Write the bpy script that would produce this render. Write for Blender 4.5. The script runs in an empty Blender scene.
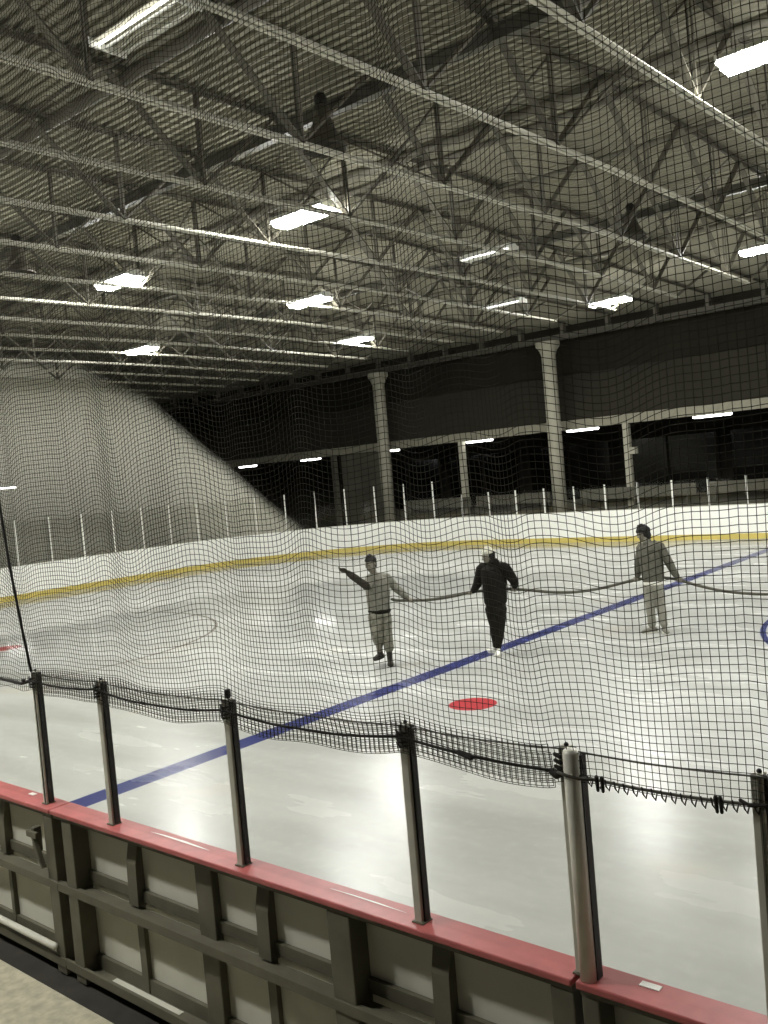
import bpy, bmesh, math, random
import numpy as np
from mathutils import Vector, noise as mnoise

random.seed(7)
S = bpy.context.scene
COL = S.collection
PI = math.pi

# ------------------------------------------------------------------ helpers
def lin(c):
    c = c / 255.0
    return c / 12.92 if c <= 0.04045 else ((c + 0.055) / 1.055) ** 2.4
def rgb(r, g, b): return (lin(r), lin(g), lin(b), 1.0)

class MB:
    """collects shapes, then links them as ONE mesh object"""
    def __init__(s): s.v = []; s.f = []
    def add(s, vs, fs):
        o = len(s.v); s.v += [tuple(v) for v in vs]; s.f += [tuple(i + o for i in f) for f in fs]; return s
    def box(s, x0, x1, y0, y1, z0, z1):
        return s.add([(x, y, z) for z in (z0, z1) for y in (y0, y1) for x in (x0, x1)],
              [(0, 2, 3, 1), (4, 5, 7, 6), (0, 1, 5, 4), (2, 6, 7, 3), (0, 4, 6, 2), (1, 3, 7, 5)])
    def bar(s, a, b, w, h, up=(0, 0, 1)):
        a = Vector(a); b = Vector(b); d = (b - a).normalized(); u = Vector(up)
        if abs(d.dot(u)) > .95: u = Vector((1, 0, 0))
        x = d.cross(u).normalized(); y = x.cross(d).normalized()
        vs = [p + x * (i * w / 2) + y * (j * h / 2) for p in (a, b) for i, j in ((-1, -1), (1, -1), (1, 1), (-1, 1))]
        return s.add(vs, [(3, 2, 1, 0), (4, 5, 6, 7), (0, 1, 5, 4), (1, 2, 6, 5), (2, 3, 7, 6), (3, 0, 4, 7)])
    def loft(s, cs, rs, n=14, A=None, B=None):
        """closed tube through centres cs; rs a radius or (a, b); A, B fixed ring axes"""
        cs = [Vector(c) for c in cs]
        rs = [(r, r) if not isinstance(r, (tuple, list)) else tuple(r) for r in rs]
        m = len(cs); rings = []; prev = None
        for i in range(m):
            d = (cs[min(i + 1, m - 1)] - cs[max(i - 1, 0)]).normalized()
            if A is not None:
                a, b = Vector(A).normalized(), Vector(B).normalized()
            else:
                if prev is None:
                    u = Vector((0, 0, 1)) if abs(d.z) < .9 else Vector((1, 0, 0))
                    a = d.cross(u).normalized()
                else:
                    a = (prev - d * prev.dot(d)).normalized()
                prev = a; b = d.cross(a)
            rings.append((cs[i], a, b, rs[i]))
        full = []
        c, a, b, r = rings[0]; d = (cs[1] - cs[0]).normalized(); e = min(r)
        full.append((c - d * e * .8, a, b, (r[0] * .5, r[1] * .5)))
        full += rings
        c, a, b, r = rings[-1]; d = (cs[-1] - cs[-2]).normalized(); e = min(r)
        full.append((c + d * e * .8, a, b, (r[0] * .5, r[1] * .5)))
        vs = []; fs = []
        for c, a, b, r in full:
            for k in range(n):
                t = 2 * PI * k / n
                vs.append(c + a * (r[0] * math.cos(t)) + b * (r[1] * math.sin(t)))
        for i in range(len(full) - 1):
            for k in range(n):
                k2 = (k + 1) % n
                fs.append((i * n + k, i * n + k2, (i + 1) * n + k2, (i + 1) * n + k))
        fs.append(tuple(range(n - 1, -1, -1))); q = (len(full) - 1) * n; fs.append(tuple(q + k for k in range(n)))
        return s.add(vs, fs)
    def ball(s, c, r, n=12, A=(1, 0, 0), B=(0, 1, 0)):
        r = (r, r, r) if not isinstance(r, (tuple, list)) else r
        A = Vector(A).normalized(); B = Vector(B).normalized(); Cc = A.cross(B); c = Vector(c); vs = []; fs = []
        m = n // 2 + 1
        for i in range(1, m):
            ph = PI * i / m
            for k in range(n):
                t = 2 * PI * k / n
                vs.append(c + A * (r[0] * math.sin(ph) * math.cos(t)) + B * (r[1] * math.sin(ph) * math.sin(t)) + Cc * (r[2] * math.cos(ph)))
        top = len(vs); vs.append(c + Cc * r[2]); bot = len(vs); vs.append(c - Cc * r[2])
        for i in range(m - 2):
            for k in range(n):
                k2 = (k + 1) % n; fs.append((i * n + k, (i + 1) * n + k, (i + 1) * n + k2, i * n + k2))
        for k in range(n):
            k2 = (k + 1) % n; fs.append((top, k, k2)); fs.append((bot, (m - 2) * n + k2, (m - 2) * n + k))
        return s.add(vs, fs)
    def lathe(s, prof, c=(0, 0, 0), n=24):
        vs = []; fs = []; m = len(prof); c = Vector(c)
        for r, z in prof:
            for k in range(n):
                t = 2 * PI * k / n; vs.append(c + Vector((r * math.cos(t), r * math.sin(t), z)))
        for i in range(m - 1):
            for k in range(n):
                k2 = (k + 1) % n; fs.append((i * n + k, i * n + k2, (i + 1) * n + k2, (i + 1) * n + k))
        return s.add(vs, fs)
    def build(s, name, mat, parent=None, smooth=False, origin=None, bevel=0):
        o_ = Vector(origin) if origin is not None else (Vector(parent['_o']) if parent is not None and '_o' in parent else Vector())
        me = bpy.data.meshes.new(name)
        me.from_pydata([tuple(Vector(v) - o_) for v in s.v], [], s.f); me.update()
        if smooth: me.polygons.foreach_set('use_smooth', [True] * len(me.polygons))
        me.materials.append(mat)
        o = bpy.data.objects.new(name, me); COL.objects.link(o)
        if parent is not None: o.parent = parent
        elif origin is not None: o.location = o_
        if bevel:
            m = o.modifiers.new('bevel', 'BEVEL'); m.width = bevel; m.segments = 2; m.limit_method = 'ANGLE'
        return o

def tag(o, label=None, cat=None, group=None, kind=None):
    if label: o['label'] = label
    if cat: o['category'] = cat
    if group: o['group'] = group
    if kind: o['kind'] = kind
    return o
def thing(name, loc, label, cat, group=None):
    o = bpy.data.objects.new(name, None); COL.objects.link(o); o.location = loc
    o.empty_display_size = .2; o['_o'] = tuple(loc)
    return tag(o, label, cat, group)
def struct(o): o['kind'] = 'structure'; return o
def dup(root, loc, label, group=None):
    r = root.copy(); COL.objects.link(r); r.location = loc; r['label'] = label
    if group: r['group'] = group
    for ch in list(root.children):
        c = ch.copy(); COL.objects.link(c); c.parent = r
        for g in list(ch.children):
            d = g.copy(); COL.objects.link(d); d.parent = c
    return r

ORD = ['first', 'second', 'third', 'fourth', 'fifth', 'sixth', 'seventh', 'eighth', 'ninth', 'tenth', 'eleventh', 'twelfth',
       'thirteenth', 'fourteenth', 'fifteenth', 'sixteenth', 'seventeenth', 'eighteenth', 'nineteenth', 'twentieth',
       'twenty-first', 'twenty-second', 'twenty-third', 'twenty-fourth', 'twenty-fifth', 'twenty-sixth', 'twenty-seventh',
       'twenty-eighth', 'twenty-ninth', 'thirtieth', 'thirty-first', 'thirty-second']

# ------------------------------------------------------------------ materials
def new_mat(name):
    m = bpy.data.materials.new(name); m.use_nodes = True
    nt = m.node_tree; nt.nodes.clear()
    out = nt.nodes.new('ShaderNodeOutputMaterial'); return m, nt, out
def N(nt, t, **kw):
    n = nt.nodes.new(t)
    for k, v in kw.items():
        if hasattr(n, k): setattr(n, k, v)
    return n
def mat(name, col, rough=.6, metal=0.0, var=.12, scale=6.0, bump=0.0, spec=.4, detail=4):
    """plain surface with a little noise wear"""
    m, nt, out = new_mat(name)
    b = N(nt, 'ShaderNodeBsdfPrincipled')
    tc = N(nt, 'ShaderNodeTexCoord'); no = N(nt, 'ShaderNodeTexNoise'); no.inputs['Scale'].default_value = scale; no.inputs['Detail'].default_value = detail
    nt.links.new(tc.outputs['Object'], no.inputs['Vector'])
    cr = N(nt, 'ShaderNodeValToRGB')
    cr.color_ramp.elements[0].position = .3; cr.color_ramp.elements[1].position = .7
    cr.color_ramp.elements[0].color = tuple(c * (1 - var) for c in col[:3]) + (1,)
    cr.color_ramp.elements[1].color = tuple(min(1, c * (1 + var)) for c in col[:3]) + (1,)
    nt.links.new(no.outputs['Fac'], cr.inputs['Fac']); nt.links.new(cr.outputs['Color'], b.inputs['Base Color'])
    b.inputs['Roughness'].default_value = rough; b.inputs['Metallic'].default_value = metal
    b.inputs['Specular IOR Level'].default_value = spec
    if bump:
        bp = N(nt, 'ShaderNodeBump'); bp.inputs['Strength'].default_value = bump; bp.inputs['Distance'].default_value = .02
        nt.links.new(no.outputs['Fac'], bp.inputs['Height']); nt.links.new(bp.outputs['Normal'], b.inputs['Normal'])
    nt.links.new(b.outputs['BSDF'], out.inputs['Surface']); return m
def emit(name, col, strength):
    m, nt, out = new_mat(name)
    e = N(nt, 'ShaderNodeEmission'); e.inputs['Color'].default_value = col; e.inputs['Strength'].default_value = strength
    nt.links.new(e.outputs['Emission'], out.inputs['Surface']); return m

LAMP = 100.0
WARM = (1.0, 1.0, .975, 1)
M = dict(
    deck=mat('deck_steel', rgb(140, 137, 121), .85, var=.08, scale=.6, spec=.15),
    chord=mat('painted_truss_steel', rgb(186, 184, 168), .5, var=.1, scale=3),
    web=mat('grey_web_steel', rgb(92, 89, 77), .55, var=.12, scale=3),
    beam=mat('dark_beam_steel', rgb(76, 74, 63), .6, var=.1),
    pipe=mat('pipe_paint', rgb(92, 89, 77), .55, var=.1),
    lamp_body=mat('white_lamp_enamel', rgb(225, 225, 215), .35, var=.03),
    horn=mat('dark_horn_plastic', rgb(68, 65, 55), .5, var=.1),
    board=mat('white_board', rgb(247, 247, 238), .45, var=.03, scale=1.5),
    kick=mat('yellow_kickplate', rgb(206, 188, 104), .45, var=.1, scale=3),
    ledge=mat('red_ledge', rgb(172, 92, 88), .42, var=.14, scale=9, bump=.06),
    steel=mat('olive_frame_steel', rgb(92, 89, 73), .55, var=.14, scale=8),
    backsheet=mat('grey_board_back', rgb(196, 194, 178), .6, var=.08, scale=3),
    alu=mat('aluminium_post', rgb(186, 183, 165), .4, .1, var=.1, scale=12),
    alu_light=mat('bright_aluminium', rgb(220, 218, 202), .4, .1, var=.08, scale=12),
    gasket=mat('black_gasket', rgb(26, 25, 20), .6),
    far_post=mat('pale_post', rgb(238, 237, 226), .4, .0, var=.05),
    rubber=mat('dark_rubber', rgb(44, 41, 33), .8, var=.3, scale=5),
    concrete=mat('speckled_concrete', rgb(176, 170, 146), .8, var=.22, scale=14, bump=.1, detail=8),
    net=mat('dark_net_twine', rgb(44, 42, 34), .9, var=.1, spec=.05),
    rope=mat('black_rope', rgb(34, 32, 26), .8, var=.3, scale=60),
    cable=mat('thin_steel_cable', rgb(70, 68, 56), .5),
    hose=mat('dark_rubber_hose', rgb(74, 72, 60), .6, var=.15, scale=10),
    dark_wall=mat('dark_upper_wall', rgb(44, 42, 34), .9, var=.08, scale=.8, spec=.1),
    mid_wall=mat('dim_fascia_wall', rgb(54, 52, 44), .9, var=.1, scale=.5, spec=.1),
    band=mat('pale_fascia_band', rgb(150, 147, 128), .7, var=.08),
    column=mat('pale_column', rgb(178, 175, 156), .7, var=.08, scale=2),
    lobby=mat('dark_lobby', rgb(34, 32, 25), .8, var=.2, scale=1.2, spec=.2),
    lobby_glass=mat('dark_lobby_glass', rgb(22, 21, 17), .12, var=.1, spec=.5),
    lowwall=mat('grey_low_wall', rgb(94, 92, 79), .8, var=.15, scale=.9),
    mark=mat('white_mark', rgb(240, 240, 232), .4, var=.02),
    skin=mat('skin', rgb(120, 116, 102), .6, var=.05),
    hair=mat('dark_hair', rgb(20, 19, 15), .7, var=.2, scale=40),
    hoodie_light=mat('light_grey_hoodie', rgb(118, 117, 106), .9, var=.18, scale=18, bump=.15, spec=.1),
    hoodie_dark=mat('mid_grey_hoodie', rgb(94, 93, 83), .9, var=.2, scale=18, bump=.15, spec=.1),
    sleeve_shade=mat('shaded_sleeve', rgb(58, 56, 48), .9, var=.12, scale=18, spec=.1),
    trousers_light=mat('light_grey_trousers', rgb(138, 137, 125), .9, var=.14, scale=22, bump=.15, spec=.1),
    trousers_camo=mat('mottled_grey_trousers', rgb(118, 117, 104), .9, var=.4, scale=14, bump=.1, spec=.1),
    black_cloth=mat('black_jacket_cloth', rgb(26, 25, 20), .9, var=.1, scale=18, bump=.15, spec=.15),
    black_denim=mat('black_trousers_cloth', rgb(32, 31, 25), .9, var=.1, scale=18, spec=.12),
    shirt=mat('white_shirt', rgb(228, 227, 215), .9, var=.03, spec=.1),
    boot=mat('dark_boot', rgb(48, 45, 36), .7, var=.15),
    sole=mat('black_sole', rgb(26, 24, 19), .8),
    shoe_white=mat('white_shoe', rgb(222, 221, 208), .6, var=.05),
    shoe_grey=mat('grey_shoe', rgb(112, 110, 98), .6, var=.15, scale=30),
    cap=mat('pale_cap', rgb(186, 184, 168), .85, var=.18, scale=25, spec=.1),
    eye=mat('dark_eye', rgb(24, 22, 18), .3),
    lamp=emit('lamp_light', WARM, LAMP),
    tube_gleam=emit('tube_gleam_glow', WARM, 3.0),
    strip=emit('strip_light', WARM, 5.0),
)
# clear glazing: thin sheet, a little grey, a little gloss
def glass_mat(name, tint, gloss):
    m, nt, out = new_mat(name)
    t = N(nt, 'ShaderNodeBsdfTransparent'); t.inputs['Color'].default_value = tint
    g = N(nt, 'ShaderNodeBsdfGlossy'); g.inputs['Roughness'].default_value = .05; g.inputs['Color'].default_value = (.9, .9, .88, 1)
    lw = N(nt, 'ShaderNodeLayerWeight'); lw.inputs['Blend'].default_value = .5
    pw = N(nt, 'ShaderNodeMath', operation='POWER'); pw.inputs[1].default_value = 5.0; nt.links.new(lw.outputs['Facing'], pw.inputs[0])
    fr = N(nt, 'ShaderNodeMath', operation='MULTIPLY_ADD'); fr.inputs[1].default_value = gloss; fr.inputs[2].default_value = .015; nt.links.new(pw.outputs[0], fr.inputs[0])
    mx = N(nt, 'ShaderNodeMixShader')
    nt.links.new(fr.outputs[0], mx.inputs[0]); nt.links.new(t.outputs[0], mx.inputs[1]); nt.links.new(g.outputs[0], mx.inputs[2])
    nt.links.new(mx.outputs[0], out.inputs['Surface']); return m
M['glass'] = glass_mat('clear_glazing', (.965, .965, .955, 1), .25)
M['far_glass'] = glass_mat('clear_far_glazing', (.95, .95, .94, 1), .3)

# fine far netting: a thread grid, mixed with nothing between the threads
def far_net_mat():
    m, nt, out = new_mat('pale_fine_netting')
    uv = N(nt, 'ShaderNodeUVMap'); sp = N(nt, 'ShaderNodeSeparateXYZ'); nt.links.new(uv.outputs[0], sp.inputs[0])
    def thread(o):
        a = N(nt, 'ShaderNodeMath', operation='FRACT'); nt.links.new(o, a.inputs[0])
        b = N(nt, 'ShaderNodeMath', operation='LESS_THAN'); b.inputs[1].default_value = .6; nt.links.new(a.outputs[0], b.inputs[0]); return b.outputs[0]
    mx = N(nt, 'ShaderNodeMath', operation='MAXIMUM'); nt.links.new(thread(sp.outputs[0]), mx.inputs[0]); nt.links.new(thread(sp.outputs[1]), mx.inputs[1])
    d = N(nt, 'ShaderNodeBsdfDiffuse'); d.inputs['Color'].default_value = rgb(232, 230, 214)
    tl = N(nt, 'ShaderNodeBsdfTranslucent'); tl.inputs['Color'].default_value = rgb(232, 230, 214)
    ad = N(nt, 'ShaderNodeMixShader'); ad.inputs[0].default_value = .12
    nt.links.new(d.outputs[0], ad.inputs[1]); nt.links.new(tl.outputs[0], ad.inputs[2])
    tr = N(nt, 'ShaderNodeBsdfTransparent'); ms = N(nt, 'ShaderNodeMixShader')
    # haze painted as thread cover: it fades out towards the upper edge
    at = N(nt, 'ShaderNodeAttribute', attribute_name='haze_cover'); mu = N(nt, 'ShaderNodeMath', operation='MULTIPLY')
    nt.links.new(mx.outputs[0], mu.inputs[0]); nt.links.new(at.outputs['Fac'], mu.inputs[1])
    nt.links.new(mu.outputs[0], ms.inputs[0]); nt.links.new(tr.outputs[0], ms.inputs[1]); nt.links.new(ad.outputs[0], ms.inputs[2])
    nt.links.new(ms.outputs[0], out.inputs['Surface']); return m
M['far_net'] = far_net_mat()

# ------------------------------------------------------------------ measured frame of the place (metres; camera over the origin)
CF, YAW, PIT, ROL, CH = 911.76, .70385, -.04002, -.08717, 2.9583
D0, LW = 2.9696, .154            # rink face of the near boards, ledge width
W = 25.92
YF = D0 + W                       # far boards
XB = -8.21                        # blue line
HB = 1.07; POST_TOP = 1.918; YP = D0 - LW / 2
Fv = Vector((-math.sin(YAW) * math.cos(PIT), math.cos(YAW) * math.cos(PIT), math.sin(PIT)))
R0 = Vector((math.cos(YAW), math.sin(YAW), 0)); U0 = R0.cross(Fv)
Rv = R0 * math.cos(ROL) + U0 * math.sin(ROL); Uv = -R0 * math.sin(ROL) + U0 * math.cos(ROL)
CAMP = Vector((0, 0, CH))

cam = bpy.data.cameras.new('camera'); co = bpy.data.objects.new('camera', cam); COL.objects.link(co)
from mathutils import Matrix
mw = Matrix.Identity(4)
for i in range(3):
    mw[i][0] = Rv[i]; mw[i][1] = Uv[i]; mw[i][2] = -Fv[i]; mw[i][3] = CAMP[i]
co.matrix_world = mw
cam.sensor_fit = 'VERTICAL'; cam.sensor_height = 36.0; cam.lens = CF * 36.0 / 1024.0
cam.clip_start = .05; cam.clip_end = 300
S.camera = co

# ------------------------------------------------------------------ ice with its painted lines
def ice_material():
    m, nt, out = new_mat('ice'); L = nt.links
    geo = N(nt, 'ShaderNodeTexCoord'); sep = N(nt, 'ShaderNodeSeparateXYZ'); L.new(geo.outputs['Object'], sep.inputs[0])
    X, Y = sep.outputs[0], sep.outputs[1]
    def mth(op, a, b=None, c=None):
        n = N(nt, 'ShaderNodeMath', operation=op)
        for i, q in enumerate((a, b, c)):
            if q is None: continue
            if isinstance(q, (int, float)): n.inputs[i].default_value = q
            else: L.new(q, n.inputs[i])
        return n.outputs[0]
    def dist(cx, cy):
        dx = mth('SUBTRACT', X, cx); dy = mth('SUBTRACT', Y, cy)
        return mth('SQRT', mth('ADD', mth('MULTIPLY', dx, dx), mth('MULTIPLY', dy, dy)))
    def soft_less(v, lim, soft):
        n = N(nt, 'ShaderNodeMapRange'); n.clamp = True
        n.inputs['From Min'].default_value = lim + soft; n.inputs['From Max'].default_value = lim - soft
        L.new(v, n.inputs['Value']); return n.outputs[0]
    def noise(scale, detail=4, rough=.55, vec=None):
        n = N(nt, 'ShaderNodeTexNoise'); n.inputs['Scale'].default_value = scale; n.inputs['Detail'].default_value = detail; n.inputs['Roughness'].default_value = rough
        L.new(vec if vec is not None else geo.outputs['Object'], n.inputs['Vector']); return n.outputs['Fac']
    def mix(fac, a, b):
        n = N(nt, 'ShaderNodeMix', data_type='RGBA')
        if isinstance(fac, (int, float)): n.inputs[0].default_value = fac
        else: L.new(fac, n.inputs[0])
        for i, q in ((6, a), (7, b)):
            if isinstance(q, tuple): n.inputs[i].default_value = q
            else: L.new(q, n.inputs[i])
        return n.outputs[2]
    def ramp(v, p0, p1):
        n = N(nt, 'ShaderNodeMapRange'); n.inputs['From Min'].default_value = p0; n.inputs['From Max'].default_value = p1; L.new(v, n.inputs['Value']); return n.outputs[0]
    # streaks of the resurfacer run along the rink
    mp = N(nt, 'ShaderNodeMapping'); mp.inputs['Scale'].default_value = (.35, 1.3, 1); L.new(geo.outputs['Object'], mp.inputs['Vector'])
    big = noise(.9, 5, .55, mp.outputs[0]); fine = noise(9, 6, .6)
    base = mix(ramp(big, .36, .66), rgb(170, 171, 164), rgb(190, 191, 184))
    base = mix(mth('MULTIPLY', ramp(fine, .5, .8), .2), base, rgb(214, 214, 206))
    stain = mth('MULTIPLY', ramp(noise(.6, 3), .62, .78), .35)
    base = mix(stain, base, rgb(196, 186, 162))
    worn = ramp(noise(2.2, 5), .6, .74); wornf = ramp(noise(16, 5, .7), .5, .72)
    blue = mix(mth('MULTIPLY', worn, .5), rgb(52, 58, 108), rgb(104, 108, 136))
    bm = mth('MULTIPLY', soft_less(mth('ABSOLUTE', mth('SUBTRACT', X, XB)), .15, .008), mth('SUBTRACT', 1.0, mth('MULTIPLY', mth('MULTIPLY', worn, wornf), .55)))
    c = mix(bm, base, blue)
    red = mix(wornf, rgb(172, 60, 64), rgb(150, 50, 54))
    c = mix(soft_less(dist(XB + 1.55, D0 + 6.27), .305, .01), c, red)
    c = mix(soft_less(dist(-18.75, 9.35), .305, .01), c, red)
    ring = soft_less(mth('ABSOLUTE', mth('SUBTRACT', dist(-18.75, 9.35), 4.4)), .035, .01)
    c = mix(mth('MULTIPLY', ring, .8), c, rgb(120, 112, 104))
    ring2 = soft_less(mth('ABSOLUTE', mth('SUBTRACT', dist(XB + 7.77, D0 + W / 2), 4.57)), .045, .01)
    c = mix(ring2, c, rgb(58, 64, 112))
    c = mix(soft_less(mth('ABSOLUTE', mth('SUBTRACT', X, XB + 7.7)), .15, .01), c, red)
    b = N(nt, 'ShaderNodeBsdfPrincipled'); L.new(c, b.inputs['Base Color'])
    rr = N(nt, 'ShaderNodeMapRange'); rr.inputs['From Min'].default_value = .3; rr.inputs['From Max'].default_value = .7
    rr.inputs['To Min'].default_value = .21; rr.inputs['To Max'].default_value = .30; L.new(big, rr.inputs['Value']); wet = N(nt, 'ShaderNodeMapRange'); wet.inputs['From Min'].default_value = -11.0; wet.inputs['From Max'].default_value = -13.5   # still wet from the hose
    L.new(mth('ADD', X, mth('MULTIPLY', mth('SUBTRACT', noise(.35, 3), .5), 5.0)), wet.inputs['Value'])
    wr = N(nt, 'ShaderNodeMix', data_type='FLOAT'); L.new(wet.outputs[0], wr.inputs[0]); L.new(rr.outputs[0], wr.inputs[2]); wr.inputs[3].default_value = .06
    L.new(wr.outputs[0], b.inputs['Roughness'])
    b.inputs['IOR'].default_value = 1.31; b.inputs['Specular IOR Level'].default_value = .42
    bp = N(nt, 'ShaderNodeBump'); bp.inputs['Strength'].default_value = .07; bp.inputs['Distance'].default_value = .02
    L.new(noise(9, 5, .65), bp.inputs['Height']); L.new(mth('MULTIPLY_ADD', wet.outputs[0], -.06, .075), bp.inputs['Strength']); L.new(bp.outputs['Normal'], b.inputs['Normal'])
    L.new(b.outputs['BSDF'], out.inputs['Surface']); return m
M['ice'] = ice_material()

XE = -27.95; RC = 8.5; XRIGHT = 7.0
def board_path(step=.35):
    """rink face of the boards from the far right, round the far-left corner, down the end, to the near-left corner"""
    pts = [(XRIGHT, YF), (XE + RC, YF)]
    n = 20
    for i in range(1, n + 1):
        t = PI / 2 + PI / 2 * i / n; pts.append((XE + RC + RC * math.cos(t), YF - RC + RC * math.sin(t)))
    pts.append((XE, D0 + RC))
    for i in range(1, n + 1):
        t = PI + PI / 2 * i / n; pts.append((XE + RC + RC * math.cos(t), D0 + RC + RC * math.sin(t)))
    return pts
PATH = board_path()
ice = MB(); poly = [(XRIGHT, D0)] + PATH
ice.add([(x, y, 0) for x, y in poly], [tuple(range(len(poly)))])
struct(ice.build('floor_ice', M['ice']))
f = MB(); f.box(-43, XRIGHT, -6, 2.70, -.1, 0.0); struct(f.build('floor_walkway', M['concrete']))
for q_, (ya, zt) in enumerate(((1.15, .42), (.45, .84), (-.25, 1.26))):
    f = MB(); f.box(-14, XRIGHT, -6, ya, .0, zt); struct(f.build('floor_stand', M['rubber']))
f = MB(); f.box(-43, XRIGHT, 2.70, D0, -.1, -.012); struct(f.build('floor_channel', M['rubber']))
f = MB(); f.box(-43, XRIGHT, D0, 42, -.12, -.02); struct(f.build('floor_rubber', M['rubber']))

# ------------------------------------------------------------------ near boards
def sweep_wall(path, off0, off1, z0, z1):
    """solid strip between two outward offsets of a path"""
    mb = MB(); n = len(path); nor = []
    for i in range(n):
        a = Vector(path[max(i - 1, 0)]); b = Vector(path[min(i + 1, n - 1)]); d = (b - a).normalized(); nor.append(Vector((d.y, -d.x)))
    vs = []
    for (x, y), q in zip(path, nor):
        for o, z in ((off0, z0), (off1, z0), (off1, z1), (off0, z1)):
            vs.append((x + q.x * o, y + q.y * o, z))
    fs = []
    for i in range(n - 1):
        for k in range(4):
            k2 = (k + 1) % 4; fs.append((i * 4 + k, i * 4 + k2, (i + 1) * 4 + k2, (i + 1) * 4 + k))
    fs.append((3, 2, 1, 0)); q = (n - 1) * 4; fs.append((q, q + 1, q + 2, q + 3))
    return mb.add(vs, fs)

YO = D0 - LW                     # outer (walkway) edge of the ledge
YFR = YO + .012                   # outer face of the steel frame
def near_section(root, x0, x1, mains, inters, shallow=()):
    L = MB(); L.box(x0 + .003, x1 - .003, YO, D0, HB - .028, HB); L.build('red_ledge', M['ledge'], root, bevel=.006)
    L = MB(); L.box(x0 + .01, x1 - .01, YO + .02, D0 - .01, HB - .055, HB - .028); L.build('ledge_channel', M['steel'], root)
    B = MB(); B.box(x0, x1, D0 - .02, D0 - .006, .02, HB - .055); B.build('back_sheet', M['backsheet'], root)
    B = MB(); B.box(x0, x1, D0 - .006, D0 + .004, .0, HB - .03); B.build('rink_face_panel', M['board'], root)
    K = MB(); K.box(x0, x1, D0 + .004, D0 + .012, .0, .2); K.build('kickplate', M['kick'], root)
    # mid rail: a channel whose back leg stands on the sheet and whose lip turns up at the front
    r = MB()
    r.box(x0, x1, D0 - .045, D0 - .02, .625, .69); r.box(x0, x1, YFR + .03, D0 - .045, .575, .59); r.box(x0, x1, YFR - .004, YFR + .03, .555, .605)
    r.build('mid_rail', M['steel'], root)
    r = MB(); r.box(x0, x1, YFR, YFR + .02, .055, .11); r.box(x0, x1, YFR + .02, D0 - .02, .06, .075); r.box(x0, x1, D0 - .045, D0 - .02, .075, .16)
    r.build('bottom_rail', M['steel'], root)
    for q_, (a, b) in enumerate(mains):
        p = MB()
        p.box(a, b, D0 - .07 if q_ in shallow else YFR + .008, D0 - .02, .0, HB - .055); p.build('frame_upright', M['steel'], root, bevel=.006)
    for a, b in inters:
        p = MB()
        p.add([(a, D0 - .02, .60), (b, D0 - .02, .60), (a, D0 - .02, HB - .055), (b, D0 - .02, HB - .055),
               (a, D0 - .078, .605), (b, D0 - .078, .605), (a, D0 - .072, HB - .22), (b, D0 - .072, HB - .22), (a, D0 - .035, HB - .055), (b, D0 - .035, HB - .055)],
              [(4, 5, 7, 6), (6, 7, 9, 8), (0, 4, 6, 8, 2), (1, 3, 9, 7, 5), (0, 1, 5, 4), (8, 9, 3, 2), (0, 2, 3, 1)])
        p.box(a + .015, b - .015, D0 - .05, D0 - .02, .075, .60)
        p.build('frame_rib', M['steel'], root)
    return root
XJ = -1.695
g = thing('dasher_gate', (-5.9, YP, 0), 'dark steel rink gate with latch under the red ledge at lower left', 'rink gate')
near_section(g, -6.75, -5.33, [(-5.45, -5.34), (-6.74, -6.63)], [(-6.17, -6.10)])
lt = MB(); lt.box(-5.56, -5.52, YFR - .02, YFR + .03, .76, .92); lt.box(-5.60, -5.48, YFR - .035, YFR - .01, .86, .90)
lt.bar((-5.54, YFR - .02, .88), (-5.44, YFR - .02, .68), .03, .02); lt.build('latch', M['steel'], g, bevel=.004)
ba = MB(); ba.loft([(-6.7, YFR - .01, .175), (-5.42, YFR - .01, .175)], [.022, .022], 10); ba.build('push_bar', M['backsheet'], g, smooth=True)
s1 = thing('dasher_board', (-3.5, YP, 0), 'long rink board section with red ledge and olive steel frame in the foreground', 'rink boards')
near_section(s1, -5.325, XJ, [(-5.23, -5.12), (-4.01, -3.87), (-2.96, -2.82), (-1.80, -1.70)], [(-4.65, -4.56), (-3.53, -3.44), (-2.42, -2.33)], (1,))
t = MB()
t.box(-4.90, -4.25, D0 - .1, D0 - .055, .06, .078)
t.build('sill_strip', M['backsheet'], s1)
s2 = thing('dasher_board', (1., YP, 0), 'rink board section with red ledge right of the thick double post', 'rink boards')
near_section(s2, XJ + .012, 3.0, [(-1.67, -1.60), (-.55, -.42), (.8, .93)], [(-1.1, -1.02), (.2, .28)])
s3 = thing('dasher_board', (-8.5, YP, 0), 'rink board section with red ledge left of the gate', 'rink boards')
near_section(s3, -10.4, -6.755, [(-7.2, -7.08), (-8.4, -8.28), (-9.6, -9.48)], [(-7.8, -7.72), (-9., -8.92)])

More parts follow.
